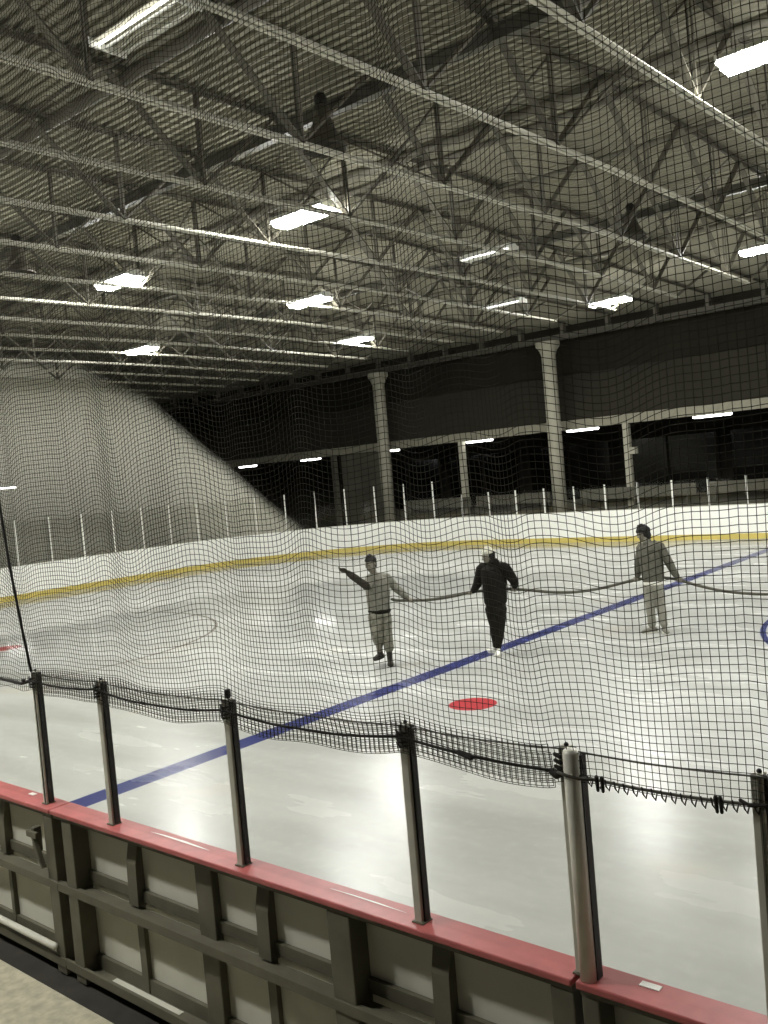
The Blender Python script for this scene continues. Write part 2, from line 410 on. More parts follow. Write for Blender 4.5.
def ledge_slot(x, w, label):
    m_ = MB(); y0 = D0 - .058
    m_.add([(x - w / 2, y0, HB + .003), (x + w / 2, y0, HB + .003), (x + w / 2, y0 + .032, HB + .003), (x - w / 2, y0 + .032, HB + .003),
            (x - w / 2, y0, HB), (x + w / 2, y0, HB), (x + w / 2, y0 + .032, HB), (x - w / 2, y0 + .032, HB)],
           [(0, 1, 2, 3), (7, 6, 5, 4), (0, 4, 5, 1), (1, 5, 6, 2), (2, 6, 7, 3), (3, 7, 4, 0)])
    o = m_.build('white_mark', M['mark'], origin=(x, y0, HB)); tag(o, label, 'mark'); return o  # flat white plate put where the ledge has an open slot
ledge_slot(-1.44, .075, 'small white rectangle on the red ledge right of the thick double post')
ledge_slot(-5.72, .06, 'small white rectangle on the red ledge left of the leftmost near post')
def ledge_streak(pts, label):
    m_ = MB(); vs = []; fs = []
    n = len(pts)
    for i, (x, y, w) in enumerate(pts): vs += [(x, y - w, HB + .0015), (x, y + w, HB + .0015)]
    for i in range(n - 1): fs.append((2 * i, 2 * i + 2, 2 * i + 3, 2 * i + 1))
    m_.add(vs, fs); o = m_.build('white_streak', M['mark'], s1); o['label'] = label; return o  # thin white strip lying on the ledge top
ledge_streak([(-4.40, 2.918, .0005), (-4.28, 2.922, .006), (-4.1, 2.921, .009), (-3.98, 2.917, .006), (-3.88, 2.914, .0005)], 'long white streak on red ledge')
ledge_streak([(-3.0, 2.913, .0005), (-2.86, 2.915, .004), (-2.7, 2.913, .005), (-2.54, 2.908, .0005)], 'thin white streak on red ledge')

# posts standing on the near ledge
PX = [-5.454, -4.721, -3.580, -2.440, -1.682, -.996]
pl = ['leftmost near glass post, tied to the net seam rope', 'second near glass post from the left, above the blue line end',
      'third near glass post from the left, black knob on its top', 'middle near glass post standing on the red ledge',
      'wide near glass post where two red ledges meet', 'near glass post cut by the right edge of the photo']
def near_post(i, x):
    h = .023
    p = thing('stanchion', (x, YP, HB), pl[i], 'glass post', 'posts on the near ledge')
    b = MB(); b.box(x - h, x + h - .006, YP - .024, YP + .02, HB, POST_TOP); b.build('post_body', M['alu_light'] if i == 0 else M['alu'], p, bevel=.004)
    c = MB(); c.box(x + h - .006, x + h + .004, YP - .01, YP + .024, HB, POST_TOP - .01); c.build('gasket', M['gasket'], p)
    if i in (0, 5):
        e = MB(); e.box(x + .002, x + .008, YP - .03, YP - .024, HB, POST_TOP - .01); e.build('seam_bead', M['steel'], p)
    bo = MB(); bo.ball((x, YP, POST_TOP + .004), .009, 10)
    bo.build('top_bolt', M['gasket'], p, smooth=True)
    if i == 2:
        k = MB(); k.lathe([(0, .045), (.013, .044), (.015, .035), (.015, .01), (.01, 0)], (x, YP, POST_TOP)); k.build('top_knob', M['gasket'], p, smooth=True)
    base = MB(); base.box(x - .03, x + .03, YP - .034, YP + .03, HB, HB + .006); base.build('foot_plate', M['steel'], p)
    return p
for i, x in enumerate(PX): near_post(i, x)
for j, x in enumerate((-6.9, -8.05)):
    pass
# the round tube beside the wide post
pp = thing('round_pipe_post', (PX[4] + .035, YP - .035, HB), 'round pale pipe post clamped to the right of the wide near post', 'pipe post')
b = MB(); b.lathe([(0, 0), (.03, 0), (.03, POST_TOP - HB - .012), (.025, POST_TOP - HB), (0, POST_TOP - HB + .003)], (PX[4] + .037, YP - .038, HB)); b.build('pipe', M['alu_light'], pp, smooth=True)
b = MB(); b.box(PX[4] + .058, PX[4] + .070, YP - .03, YP + .01, HB, POST_TOP - .02); b.build('gasket', M['gasket'], pp)

# near glazing
gn = ['from the gate', 'between the first and second near posts', 'between the second and third near posts', 'between the third and fourth near posts',
      'between the middle post and the wide post', 'between the wide post and the rightmost near post', 'right of the rightmost near post']
edges = [-6.6] + PX + [.1]
for i in range(len(edges) - 1):
    a, b_ = edges[i] + .03, edges[i + 1] - .025
    if i == 5: a += .045
    m_ = MB(); m_.box(a, b_, YP - .004, YP + .006, HB, POST_TOP - .025)
    o = m_.build('rink_glass', M['glass'], origin=((a + b_) / 2, YP, HB))
    tag(o, 'clear glass sheet on the near ledge ' + (gn[i] if i else 'left of the leftmost near post'), 'glass panel', 'near glass sheets')

# ------------------------------------------------------------------ the protective net in front
CELL = .0262
YN = YP - .034
def rope_z(x):
    xs = [-8.0] + PX + [.3]
    zs = [1.995, 1.865, 1.872, 1.868, 1.872, 1.832, 1.826, 1.82]
    for i in range(len(xs) - 1):
        if xs[i] <= x <= xs[i + 1] or i == len(xs) - 2:
            t = (x - xs[i]) / (xs[i + 1] - xs[i]); sag = .05 * (xs[i + 1] - xs[i]) ** 2 * 4 * t * (1 - t) * .6
            return zs[i] * (1 - t) + zs[i + 1] * t - min(sag, .035)
    return 1.83
def net_point(x, z):
    """where the cloth of the net hangs for a flat position x, z"""
    h = z - rope_z(x); k = min(1, max(0, h) / .55)
    pin = 1.0
    fold = min(1.0, max(.12, (x + 5.2) / 3.2))
    y = 0.05 * math.sin(2 * PI * x / 1.15 + .5 + .35 * z) + .035 * math.sin(2 * PI * x / .52 + 1.2 - .5 * z) + .06 * mnoise.noise(Vector((x * .9, z * .55, 3.1)))
    y *= fold
    dz = .030 * math.sin(2 * PI * x / .95 + .8 + .2 * z) + .016 * math.sin(2 * PI * x / .41 + .4 * z) + .05 * mnoise.noise(Vector((x * .7, z * .6, 9.7)))
    left = min(1.0, max(0.0, (-x - 3.2) / 1.6))
    dz += left * (.045 * math.sin(2 * PI * x / .62 + 1.9 + .5 * z))
    dx = .02 * mnoise.noise(Vector((x * 1.1, z * .8, 21.0)))
    y -= .0
    return Vector((x + dx * k, YN + y * k - .02 * k, z + dz * min(1, max(0, h + .05) / .9)))
def net_mesh(x0, x1, top, seam_l=None):
    nx = int((x1 - x0) / CELL); rows_max = int((top - 1.75) / CELL)
    idx = {}; V = []; E = []
    for i in range(nx + 1):
        x = x0 + i * CELL; bl = min(1, max(0, (x - PX[4] + .06) / .22)); zb = rope_z(x) - (.05 + .008 * math.sin(x * 9)) * (1 - bl) - .012 * bl
        for j in range(rows_max + 1):
            z = zb + j * CELL
            xx = x
            idx[(i, j)] = len(V); V.append(net_point(xx, z))
    for (i, j), a in idx.items():
        for q in ((i + 1, j), (i, j + 1)):
            if q in idx: E.append((a, idx[q]))
    P = np.array([tuple(v) for v in V]); E = np.array(E)
    a = P[E[:, 0]]; b = P[E[:, 1]]; d = b - a; d /= np.linalg.norm(d, axis=1)[:, None]
    r = .00155
    ref = np.where(np.abs(d[:, 2:3]) > .7, np.array([[1., 0, 0]]), np.array([[0, 0, 1.]]))
    u = np.cross(d, ref); u /= np.linalg.norm(u, axis=1)[:, None]; w = np.cross(d, u)
    n = len(E); vs = np.empty((n, 6, 3))
    for k in range(3):
        t = 2 * PI * k / 3; o = (u * math.cos(t) + w * math.sin(t)) * r
        vs[:, k] = a + o; vs[:, 3 + k] = b + o
    base = np.arange(n)[:, None] * 6
    quads = np.stack([np.concatenate([base + k, base + (k + 1) % 3, base + 3 + (k + 1) % 3, base + 3 + k], 1) for k in range(3)], 1).reshape(-1)
    return vs.reshape(-1, 3), quads
def build_net(name, root, x0, x1, top):
    vs, q = net_mesh(x0, x1, top)
    if x1 > 0:                                   # hem: the lower edge is folded back in a second layer
        for y_, a_ in ((-.010, .011), (-.016, .021)):
            v2, q2 = net_mesh(x0 + a_, PX[4] - .02, 1.89 + (a_ < .015) * .03)
            v2 = v2 + np.array([0, y_, -.004 - a_ * .5]); q = np.concatenate([q, q2 + len(vs)]); vs = np.concatenate([vs, v2])
    vs = vs - np.array(root['_o'])
    me = bpy.data.meshes.new(name); nf = len(q) // 4
    me.vertices.add(len(vs)); me.vertices.foreach_set('co', vs.astype('f').ravel())
    me.loops.add(len(q)); me.loops.foreach_set('vertex_index', q.astype('i'))
    me.polygons.add(nf); me.polygons.foreach_set('loop_start', np.arange(0, nf * 4, 4, dtype='i'))
    me.update(calc_edges=True); me.materials.append(M['net'])
    o = bpy.data.objects.new(name, me); COL.objects.link(o); o.parent = root; return o
XS = -5.40; NTOP = 6.6
nr = thing('protective_net', (-2.4, YN, 1.85), 'dark square mesh net hanging over the near boards, right of its seam rope', 'net')
build_net('netting', nr, XS, .45, NTOP)
nl = thing('protective_net', (-6.4, YN, 1.85), 'strip of dark mesh net left of the seam rope at the left edge', 'net')
build_net('netting', nl, -7.2, XS - .01, NTOP)
# edge rope laced through the bottom of the net
def rope(a, b, r, n=40, lift=0, y=-.006):
    mb = MB(); pts = [(a + (b - a) * i / n, YN + y, rope_z(a + (b - a) * i / n) + lift) for i in range(n + 1)]; mb.loft(pts, [r] * len(pts), 8); return mb
rope(PX[0], PX[4] - .01, .0065, 90).build('edge_rope', M['rope'], nr, smooth=True)
rope(PX[4] + .07, .45, .006, 50).build('edge_rope', M['cable'], nr, smooth=True)
lz = MB()                                    # lacing turns hanging under the edge rope
x = PX[4] + .1
while x < .4:
    z = rope_z(x); lz.loft([(x, YN - .01, z + .008), (x + .006, YN - .016, z - .012), (x + .01, YN - .004, z - .030), (x + .016, YN, z - .006)], [.003, .003, .0035, .002], 6); x += .034
lz.build('lacing', M['rope'], nr)
for x in PX[:5]:
    k = MB(); z = rope_z(x)
    for q in range(4):
        k.loft([(x - .03, YN + .004, z + .02 - q * .018), (x, YN - .012, z + .012 - q * .018), (x + .032, YN + .004, z + .016 - q * .018)], [.005, .006, .005], 8)
    if x == PX[4]:
        k = MB(); k.loft([(x - .05, YN - .002, z - .005), (x - .02, YN - .012, z - .012), (x + .0, YN - .008, z - .004)], [.014, .017, .011], 8)
        for q in range(3): k.loft([(x - .03, YN - .002, z + .06 - q * .022), (x - .004, YN - .01, z + .055 - q * .022)], [.008, .008], 8)
    k.build('lashing', M['rope'], nr, smooth=True)
k = MB(); zc = rope_z(PX[4] + .05)
k.loft([(PX[4] + .0, YP - .072, zc + .012), (PX[4] + .037, YP - .075, zc + .006), (PX[4] + .075, YP - .06, zc - .004), (PX[4] + .13, YN - .008, rope_z(PX[4] + .13))], [.006] * 4, 8)
k.build('lashing', M['cable'], nr, smooth=True)
for xx in (PX[4] + .135, PX[4] + .155, PX[5] - .13, PX[5] - .115):
    k = MB(); k.loft([(xx, YN - .008, rope_z(xx) + .012), (xx + .004, YN - .012, rope_z(xx) - .034)], [.008, .006], 8); k.build('knot', M['rope'], nr)
k = MB(); k.loft([(PX[5] - .05, YN - .01, 1.835), (PX[5] - .02, YN - .018, 1.826), (PX[5] + .03, YN - .012, 1.832)], [.006] * 3, 8); k.build('lashing', M['rope'], nr)
k = MB(); k.loft([(-3.0 + .86, YN - .008, rope_z(-2.14) + .004), (-2.08, YN - .01, rope_z(-2.08) - .004)], [.012, .012], 8); k.build('knot', M['rope'], nr)
# seam rope between the two nets
sm = MB(); sp_ = [(-5.43, YN - .008, 1.93), (-5.445, YN - .03, 2.2), (-5.50, YN - .04, 2.6), (-5.56, YN - .045, 3.2), (-5.62, YN - .03, 4.4), (-5.66, YN - .02, NTOP)]
sm.loft(sp_, [.009] * 6, 8); sm.build('seam_rope', M['rope'], nl, smooth=True)
rope(-7.2, PX[0], .011, 30).build('edge_rope', M['rope'], nl, smooth=True)
k = MB(); k.loft([(-7.2, YN - .01, 1.80), (-6.2, YN - .01, 1.845), (PX[0] - .05, YN - .01, 1.862)], [.003] * 3, 6); k.build('tie_line', M['cable'], nl)
k = MB(); k.ball((PX[0] - .075, YN - .012, 1.862), (.02, .014, .012), 10); k.build('knot', M['rope'], nl, smooth=True)
# wire strung over the post tops
wz = MB(); pts = []
for i in range(len(PX) - 1):
    for q in range(8):
        t_ = q / 8; pts.append((PX[i] * (1 - t_) + PX[i + 1] * t_, YP - .028, POST_TOP - .004 - .03 * 4 * t_ * (1 - t_) * (PX[i + 1] - PX[i]) * .5))
pts.append((PX[-1], YP - .028, POST_TOP - .004)); pts.append((.3, YP - .028, POST_TOP - .01))
wz.loft(pts, [.0035] * len(pts), 6)
tag(wz.build('top_wire', M['cable'], origin=(-3, YP, POST_TOP)), 'thin wire strung from post top to post top along the near boards', 'wire')

# ------------------------------------------------------------------ far boards, posts and glazing
fb = thing('far_boards', (-10, YF, 0), 'white boards with yellow kickplate curving round the far side of the rink', 'rink boards')
sweep_wall(PATH, .0, .05, .175, HB).build('board_panel', M['board'], fb)
sweep_wall(PATH, -.006, .05, -.0, .175).build('kickplate', M['kick'], fb)
sweep_wall(PATH, .0, .12, HB, HB + .02).build('cap_rail', M['backsheet'], fb)
def path_at(s, path=None):
    """point and outward normal at arc length s from the far right"""
    path = path or PATH
    for i in range(len(path) - 1):
        a = Vector(path[i]); b = Vector(path[i + 1]); l = (b - a).length
        if s <= l or i == len(path) - 2:
            d = (b - a).normalized(); p = a + d * s; return p, Vector((d.y, -d.x))
        s -= l
def seam_at(px):
    p, n = path_at(px); m_ = MB(); a = Vector((p.x, p.y, 0)) - Vector((n.x, n.y, 0)) * .004; tdir = Vector((-n.y, n.x, 0))
    m_.add([a - tdir * .012 + Vector((0, 0, .2)), a + tdir * .012 + Vector((0, 0, .2)), a + tdir * .012 + Vector((0, 0, HB)), a - tdir * .012 + Vector((0, 0, HB))], [(0, 1, 2, 3)])
    m_.build('panel_seam', M['gasket'], fb)
s0 = XRIGHT + 9.73                 # the rightmost far post in view
seam_at(XRIGHT + 25.2 - .0)
posts = []; k = 0
s_ = s0 - 2.4
n_s = 0
while s_ < s0 + 40:
    p, n = path_at(s_)
    if p.y < 12.0: break
    posts.append((s_, p, n)); s_ += 1.2
for i, (s_, p, n) in enumerate(posts):
    tall = s_ > s0 + 11.3
    top = 2.55 if tall else 1.98
    q = Vector((p.x, p.y, 0)) + Vector((n.x, n.y, 0)) * .06; td = Vector((-n.y, n.x, 0)) * .5
    m_ = MB(); m_.bar(q + Vector((0, 0, HB + .02)), q + Vector((0, 0, top)), .045, .04, up=(n.x, n.y, 0))
    o = m_.build('stanchion', M['far_post'], origin=(q.x, q.y, HB + .02))
    tag(o, f'slim pale post on the far boards, {ORD[i]} along from the right', 'glass post', 'posts on the far boards')
for i in range(len(posts) - 1):
    sa, sb = posts[i][0] + .04, posts[i + 1][0] - .04
    top = 2.5 if posts[i][0] > s0 + 11.3 else 1.95
    m_ = MB(); vs = []
    pa, na = path_at(sa); pb, nb = path_at(sb)
    for p, n in ((pa, na), (pb, nb)):
        for o_ in (.054, .066): vs += [(p.x + n.x * o_, p.y + n.y * o_, HB + .02), (p.x + n.x * o_, p.y + n.y * o_, top)]
    m_.add(vs, [(0, 1, 5, 4), (2, 6, 7, 3), (0, 2, 3, 1), (4, 5, 7, 6), (1, 3, 7, 5), (0, 4, 6, 2)])
    o = m_.build('rink_glass', M['far_glass'], origin=(pa.x, pa.y, HB + .02))
    tag(o, f'clear glass sheet on the far boards, {ORD[i]} along from the right', 'glass panel', 'far glass sheets')

# pale end netting behind the far-left corner
def far_net():
    root = thing('end_net', (XE - .3, 18, HB), 'pale hazy end net rising in a slope behind the far left corner', 'net')
    tot = XRIGHT + 19.45 + RC * PI / 2
    s_start = XRIGHT + 19.45 + 7.5; s_end = tot + 12.5
    ns, nz = 90, 60
    # height of the upper edge along the net (arc length from the corner end)
    prof = [(0, 1.15), (1.4, 2.45), (3.0, 4.15), (4.8, 5.8), (6.0, 6.8), (9.0, 8.0), (40, 8.25)]
    def top(u):
        for (a, za), (b, zb) in zip(prof, prof[1:]):
            if a <= u <= b: return za + (zb - za) * (u - a) / (b - a)
        return prof[-1][1]
    vs = []; uvs = []; den = []; fs = []
    for i in range(ns + 1):
        u = (s_end - s_start) * i / ns; p, n = path_at(s_start + u)
        zt = top(u)
        for j in range(nz + 1):
            t_ = j / nz; z = HB + (zt - HB) * t_
            wv = .12 * math.sin(u * 1.7 + z * .3) + .05 * math.sin(u * 4.1)
            vs.append((p.x + n.x * (.28 + wv * .5), p.y + n.y * (.28 + wv * .5), z)); uvs.append((u / .055, z / .055))
            e = min(1, (zt - z) / .7)
            inner = min(1, max(0, (zt - z - 1.6) / 4.0))          # haze painted dimmer lower down by thinner cover
            den.append(max(0, e) * (1 - .58 * inner))
    for i in range(ns):
        for j in range(nz):
            a = i * (nz + 1) + j; fs.append((a, a + nz + 1, a + nz + 2, a + 1))
    mb = MB(); mb.add(vs, fs); o = mb.build('netting', M['far_net'], root, smooth=True); me = o.data
    ul = me.uv_layers.new(name='UVMap')
    for l in me.loops: ul.data[l.index].uv = uvs[l.vertex_index]
    at = me.attributes.new('haze_cover', 'FLOAT', 'POINT'); at.data.foreach_set('value', den)
far_net()

# ------------------------------------------------------------------ building shell
YW = 32.0
XL = -43.0
w = MB(); w.box(XL, XRIGHT, YW + .25, YW + .45, 6.2, 9.2); struct(w.build('wall_far', M['dark_wall']))
w = MB(); w.box(XL, XRIGHT, YW, YW + .45, 4.45, 6.2); struct(w.build('wall_fascia', M['mid_wall']))
w = MB(); w.box(XL, XRIGHT, YW - .12, YW + .1, 4.1, 4.45); struct(w.build('trim_1', M['band']))
w = MB(); w.box(XL, XRIGHT, YW + .1, 40, 4.3, 4.45); struct(w.build('ceiling_lobby', M['lobby']))
w = MB(); w.box(XL, XRIGHT, 39.8, 40, 0, 4.4); struct(w.build('wall_back', M['lobby']))
w = MB(); w.box(XL, XL + .2, -6, 40, 0, 9.2); struct(w.build('wall_left', M['dark_wall']))
w = MB(); w.box(-27.2, XRIGHT, YW + .1, YW + .25, -.02, 1.35); struct(w.build('wall_low', M['lowwall']))
w = MB(); w.box(-29.65, -27.2, YW + .1, YW + .25, -.02, 4.3); struct(w.build('wall_panel', M['lowwall']))
# benches behind the far boards
for i, (xa, xb) in enumerate(((-25.4, -21.9), (-21.6, -18.1), (-16.8, -12.3), (-11.9, -7.0))):
    b = thing('spectator_bench', ((xa + xb) / 2, 31.2, 0), 'long grey bench behind the far boards, ' + ['leftmost of four in the row', 'second from left, beside the thick column', 'third from left', 'rightmost of four in the row'][i], 'bench', 'benches behind the far boards')
    m_ = MB(); m_.box(xa, xb, 31.0, 31.35, 1.0, 1.06); m_.build('seat_board', M['lowwall'], b)
    m_ = MB(); m_.box(xa, xb, 31.42, 31.47, 1.35, 1.75); m_.build('back_board', M['lowwall'], b)
    for x in (xa + .3, (xa + xb) / 2, xb - .3):
        m_ = MB(); m_.bar((x, 31.15, -.02), (x, 31.15, 1.0), .08, .08); m_.bar((x, 31.15, .5), (x, 31.44, 1.7), .06, .06); m_.build('bench_leg', M['beam'], b)
# lobby glazing at the back
for i in range(7):
    x0 = -34 + i * 5.0
    w = thing('lobby_window', (x0 + 2.3, 39.7, 1), f'dark lobby window behind the far stands, {ORD[i]} from the left', 'window', 'dark lobby windows')
    m_ = MB(); m_.box(x0 + .15, x0 + 4.45, 39.7, 39.74, 1.0, 3.6); m_.build('pane', M['lobby_glass'], w)
    m_ = MB()
    for xa, xb, za, zb in ((x0, x0 + 4.6, .9, 1.0), (x0, x0 + 4.6, 3.6, 3.7), (x0, x0 + .15, 1., 3.6), (x0 + 4.45, x0 + 4.6, 1., 3.6), (x0 + 2.25, x0 + 2.35, 1., 3.6)): m_.box(xa, xb, 39.66, 39.78, za, zb)
    m_.build('window_frame', M['lobby'], w)
# thick columns in front of the wall
for i, x in enumerate((-17.45, -26.0)):
    c = thing('round_column', (x, 31., 0), ['thick pale column carrying the roof beam, right of centre behind the boards', 'thick pale column carrying the roof beam, left of centre behind the boards'][i], 'column', 'thick columns')
    m_ = MB(); m_.lathe([(0, 0), (.27, 0), (.27, 7.1), (.27, 7.2)], (x, 31., 0), 20); m_.build('shaft', M['column'], c, smooth=True)
    m_ = MB(); m_.lathe([(.27, 6.95), (.34, 7.15), (.46, 7.3), (.46, 7.46), (0, 7.46)], (x, 31., 0), 20); m_.build('capital', M['column'], c)
# slim posts under the fascia
for i, x in enumerate((-22.5, -14.98, -30.0, -7.4)):
    m_ = MB(); m_.box(x - .11, x + .11, YW - .13, YW + .09, 0, 4.1)
    if i == 1: m_.box(x + .11, x + .36, YW - .1, YW + .06, 2.95, 3.2)
    o = m_.build('slim_post', M['column'] if i < 2 else M['lowwall'], origin=(x, YW, 0))
    tag(o, ['slim pale post under the fascia between the two thick columns', 'slim pale post under the fascia right of the thick columns, with small box', 'slim dim post at the left end of the pale wall panel', 'slim post under the fascia beyond the right edge'][i], 'post', 'slim posts under the fascia')
# strip lights under the fascia
def strip(x, y, z, ln, label, along='x'):
    r = thing('strip_light', (x, y, z), label, 'strip light', 'strip lights under the fascia')
    m_ = MB()
    if along == 'x': m_.box(x - ln / 2 - .03, x + ln / 2 + .03, y - .07, y + .07, z + .03, 4.306)
    else: m_.box(x - .07, x + .07, y - ln / 2, y + ln / 2, z + .03, z + .09)
    m_.build('housing', M['lamp_body'], r)
    m_ = MB(); e = (ln / 2, 0) if along == 'x' else (0, ln / 2)
    m_.loft([(x - e[0], y - e[1], z), (x + e[0], y + e[1], z)], [.05, .05], 10); m_.build('tube', M['strip'], r, smooth=True)
for x, l in ((-11.82, 'strip light right of the slim post with the small box'), (-16.88, 'strip light just right of the thick right-hand column'), (-21.7, 'strip light between the two thick columns'),
             (-26.75, 'strip light mostly hidden behind the thick left-hand column'), (-31.74, 'strip light left of the pale wall panel'), (-36.4, 'strip light at the far left corner of the stands, under the fascia')):
    strip(x, YW + .168, 4.05, 1.3, l)
strip(-42.74, 22.0, 3.95, 1.2, 'small strip light on the left end wall seen through the haze', 'y')

# ------------------------------------------------------------------ roof: deck, trusses, beams, pipes
RIDGE = 16.0; SL = .014
def zb_(y): return 7.06 - SL * abs(y - RIDGE)
def zt_(y): return zb_(y) + 1.27
dk = MB(); ys = []
y = -6.0; per = .152; prof = [(0, 0), (.062, 0), (.076, .045), (.138, .045)]
pts = []
while y < 42:
    for a, b in prof: pts.append((y + a, zt_(y + a) + .04 + b))
    y += per
vs = []; fs = []
for yy, zz in pts: vs += [(XL, yy, zz), (XRIGHT, yy, zz)]
for i in range(len(pts) - 1): fs.append((2 * i, 2 * i + 1, 2 * i + 3, 2 * i + 2))
dk.add(vs, fs); struct(dk.build('ceiling', M['deck']))

def tchord(mb, y0, y1, fz, up, wd=.12):
    n = 12
    for i in range(n):
        a = y0 + (y1 - y0) * i / n; b = y0 + (y1 - y0) * (i + 1) / n
        za, zb2 = fz(a), fz(b)
        for sgn in (-1, 1):
            x0, x1 = (.008, wd / 2) if sgn > 0 else (-wd / 2, -.008)
            s_ = .008 if not up else -.008
            # horizontal leg
            mb.add([(x0, a, za), (x1, a, za), (x1, b, zb2), (x0, b, zb2), (x0, a, za + s_), (x1, a, za + s_), (x1, b, zb2 + s_), (x0, b, zb2 + s_)],
                   [(0, 1, 2, 3), (7, 6, 5, 4), (0, 4, 5, 1), (1, 5, 6, 2), (2, 6, 7, 3), (3, 7, 4, 0)])
            xi, xo = (.008, .016) if sgn > 0 else (-.016, -.008); hgt = .06 if not up else -.06
            mb.add([(xi, a, za), (xo, a, za), (xo, b, zb2), (xi, b, zb2), (xi, a, za + hgt), (xo, a, za + hgt), (xo, b, zb2 + hgt), (xi, b, zb2 + hgt)],
                   [(0, 1, 2, 3), (7, 6, 5, 4), (0, 4, 5, 1), (1, 5, 6, 2), (2, 6, 7, 3), (3, 7, 4, 0)])
nodes = [2.33 + 2.842 * i for i in range(-2, 10)]        # bottom panel points: 5.17, 8.01, 10.86, ...
Y0, Y1 = -5.0, 31.0
tr0 = thing('roof_truss', (0, 0, 0), 'x', 'roof truss', 'steel roof trusses')
m_ = MB(); tchord(m_, -3.6, 23.8, zb_, False); m_.build('bottom_chord', M['chord'], tr0)
m_ = MB(); tchord(m_, Y0, Y1, zt_, True); m_.build('top_chord', M['pipe'], tr0)
for yb in nodes:
    if yb < -3.6 or yb > 23: continue
    for dy in (0, -1.42, 1.42):
        m_ = MB(); wdt = .022 if dy == 0 else .026
        a = Vector((0, yb, zb_(yb) + .03)); b = Vector((0, yb + dy, zt_(yb + dy) - .03))
        for sx in (-1, 1): m_.bar(a + Vector((sx * .026, 0, 0)), b + Vector((sx * .026, 0, 0)), wdt, .04 if dy == 0 else .048, up=(0, 1, 0) if dy == 0 else (1, 0, 0))
        m_.build('web_strut', M['web'], tr0)
m_ = MB()
for sx in (-1, 1): m_.bar((sx * .026, 23.7, zb_(23.7) + .03), (sx * .026, 26.6, zt_(26.6) - .03), .026, .048, up=(1, 0, 0))
m_.build('web_strut', M['web'], tr0)
m_ = MB(); m_.box(-.06, .06, Y1 - .12, Y1 + .12, 7.66, zt_(Y1) - .01); m_.build('bearing_seat', M['web'], tr0)
tl = ['nearest grey steel roof truss, crossing the top right corner', 'second nearest roof truss, running from the top edge to the right edge', 'third nearest roof truss, passing below the nearest horn loudspeaker',
      'fourth nearest roof truss, its chord passing between the halves of the central lamp', 'fifth nearest roof truss, brightly lit below the central lamp', 'sixth nearest roof truss from the camera',
      'seventh nearest roof truss, behind the left lamp', 'eighth nearest roof truss, lit below the left lamp', 'ninth nearest roof truss from the camera', 'tenth nearest roof truss from the camera']
TX = [-3.92 - 1.832 * i for i in range(21)]
for i, x in enumerate(TX):
    lb = tl[i] if i < len(tl) else f'roof truss far down the hall, {ORD[i]} from the camera'
    if i == 0: tr0.location = (x, 0, 0); tr0['label'] = lb
    else: dup(tr0, (x, 0, 0), lb)
for j, x in enumerate((-2.09, -.26)):
    dup(tr0, (x, 0, 0), ['roof truss beyond the top right corner, next to the nearest one seen', 'roof truss beyond the right edge, over the near boards'][j])
del tr0['_o']
# beams running the length of the hall
for y, lb in ((9.45, 'dark lengthwise roof beam nearest the camera, holding the nearest horn loudspeaker'), (18.9, 'dark lengthwise roof beam over the far half, holding the far horn loudspeaker')):
    z = zt_(y) - .26; o_ = (-15, y, z)
    b = thing('roof_beam', o_, lb, 'roof beam', 'lengthwise roof beams')
    m_ = MB(); m_.box(-27.4, XRIGHT - .1, y - .06, y + .06, z - .09, z - .075); m_.build('bottom_flange', M['beam'], b)
    m_ = MB(); m_.box(-27.4, XRIGHT - .1, y - .008, y + .008, z - .075, z + .075); m_.build('beam_web', M['beam'], b)
    m_ = MB(); m_.box(-27.4, XRIGHT - .1, y - .06, y + .06, z + .075, z + .09); m_.build('top_flange', M['beam'], b)
for y, r, dz, lb in ((12.25, .07, -.1, 'wide lengthwise roof pipe just beyond the nearest roof beam'), (12.75, .05, -.16, 'thin lengthwise roof pipe beside the wide pipe'), (15.3, .05, -.12, 'lengthwise roof pipe near the middle of the hall'),
                     (22.0, .06, -.12, 'lengthwise roof pipe over the far boards side'), (6.95, .07, -.12, 'lengthwise roof pipe near the top left lamp')):
    m_ = MB(); z = zt_(y) + dz; m_.loft([(XL + .3, y, z), (XRIGHT - .1, y, z)], [r, r], 12)
    tag(m_.build('roof_pipe', M['pipe'], smooth=True, origin=(-15, y, z)), lb, 'pipe', 'roof pipes')
# beam on the columns
m_ = MB(); m_.box(XL + .3, XRIGHT - .1, 30.85, 31.15, 7.46, 7.48); m_.box(XL + .3, XRIGHT - .1, 30.98, 31.02, 7.48, 7.64); m_.box(XL + .3, XRIGHT - .1, 30.85, 31.15, 7.64, 7.66)
tag(m_.build('column_beam', M['pipe'], origin=(-15, 31, 7.46)), 'pale steel beam on top of the two thick columns at the far side', 'roof beam')
# crossed braces between neighbouring trusses
cb0 = None; nn = 0
for y in (9.45 + 1.42, 18.9 - 1.42):
    for i in range(12):
        xa, xb = TX[i], TX[i + 1]; o_ = (xb, y, 0)
        lb = f'crossed brace between neighbouring roof trusses, {ORD[i]} along the {"near" if y < 15 else "far"} row'
        if cb0 is None or (i == 0):
            cb0 = thing('cross_brace', (xb, y, 0), lb, 'brace', 'crossed roof braces')
            a = MB(); a.bar((xa, y, zb_(y) + .05), (xb, y, zt_(y) - .05), .03, .03); a.build('brace_rod', M['web'], cb0)
            a = MB(); a.bar((xa, y + .035, zt_(y) - .05), (xb, y + .035, zb_(y) + .05), .03, .03); a.build('brace_rod', M['web'], cb0)
        else: dup(cb0, o_, lb)

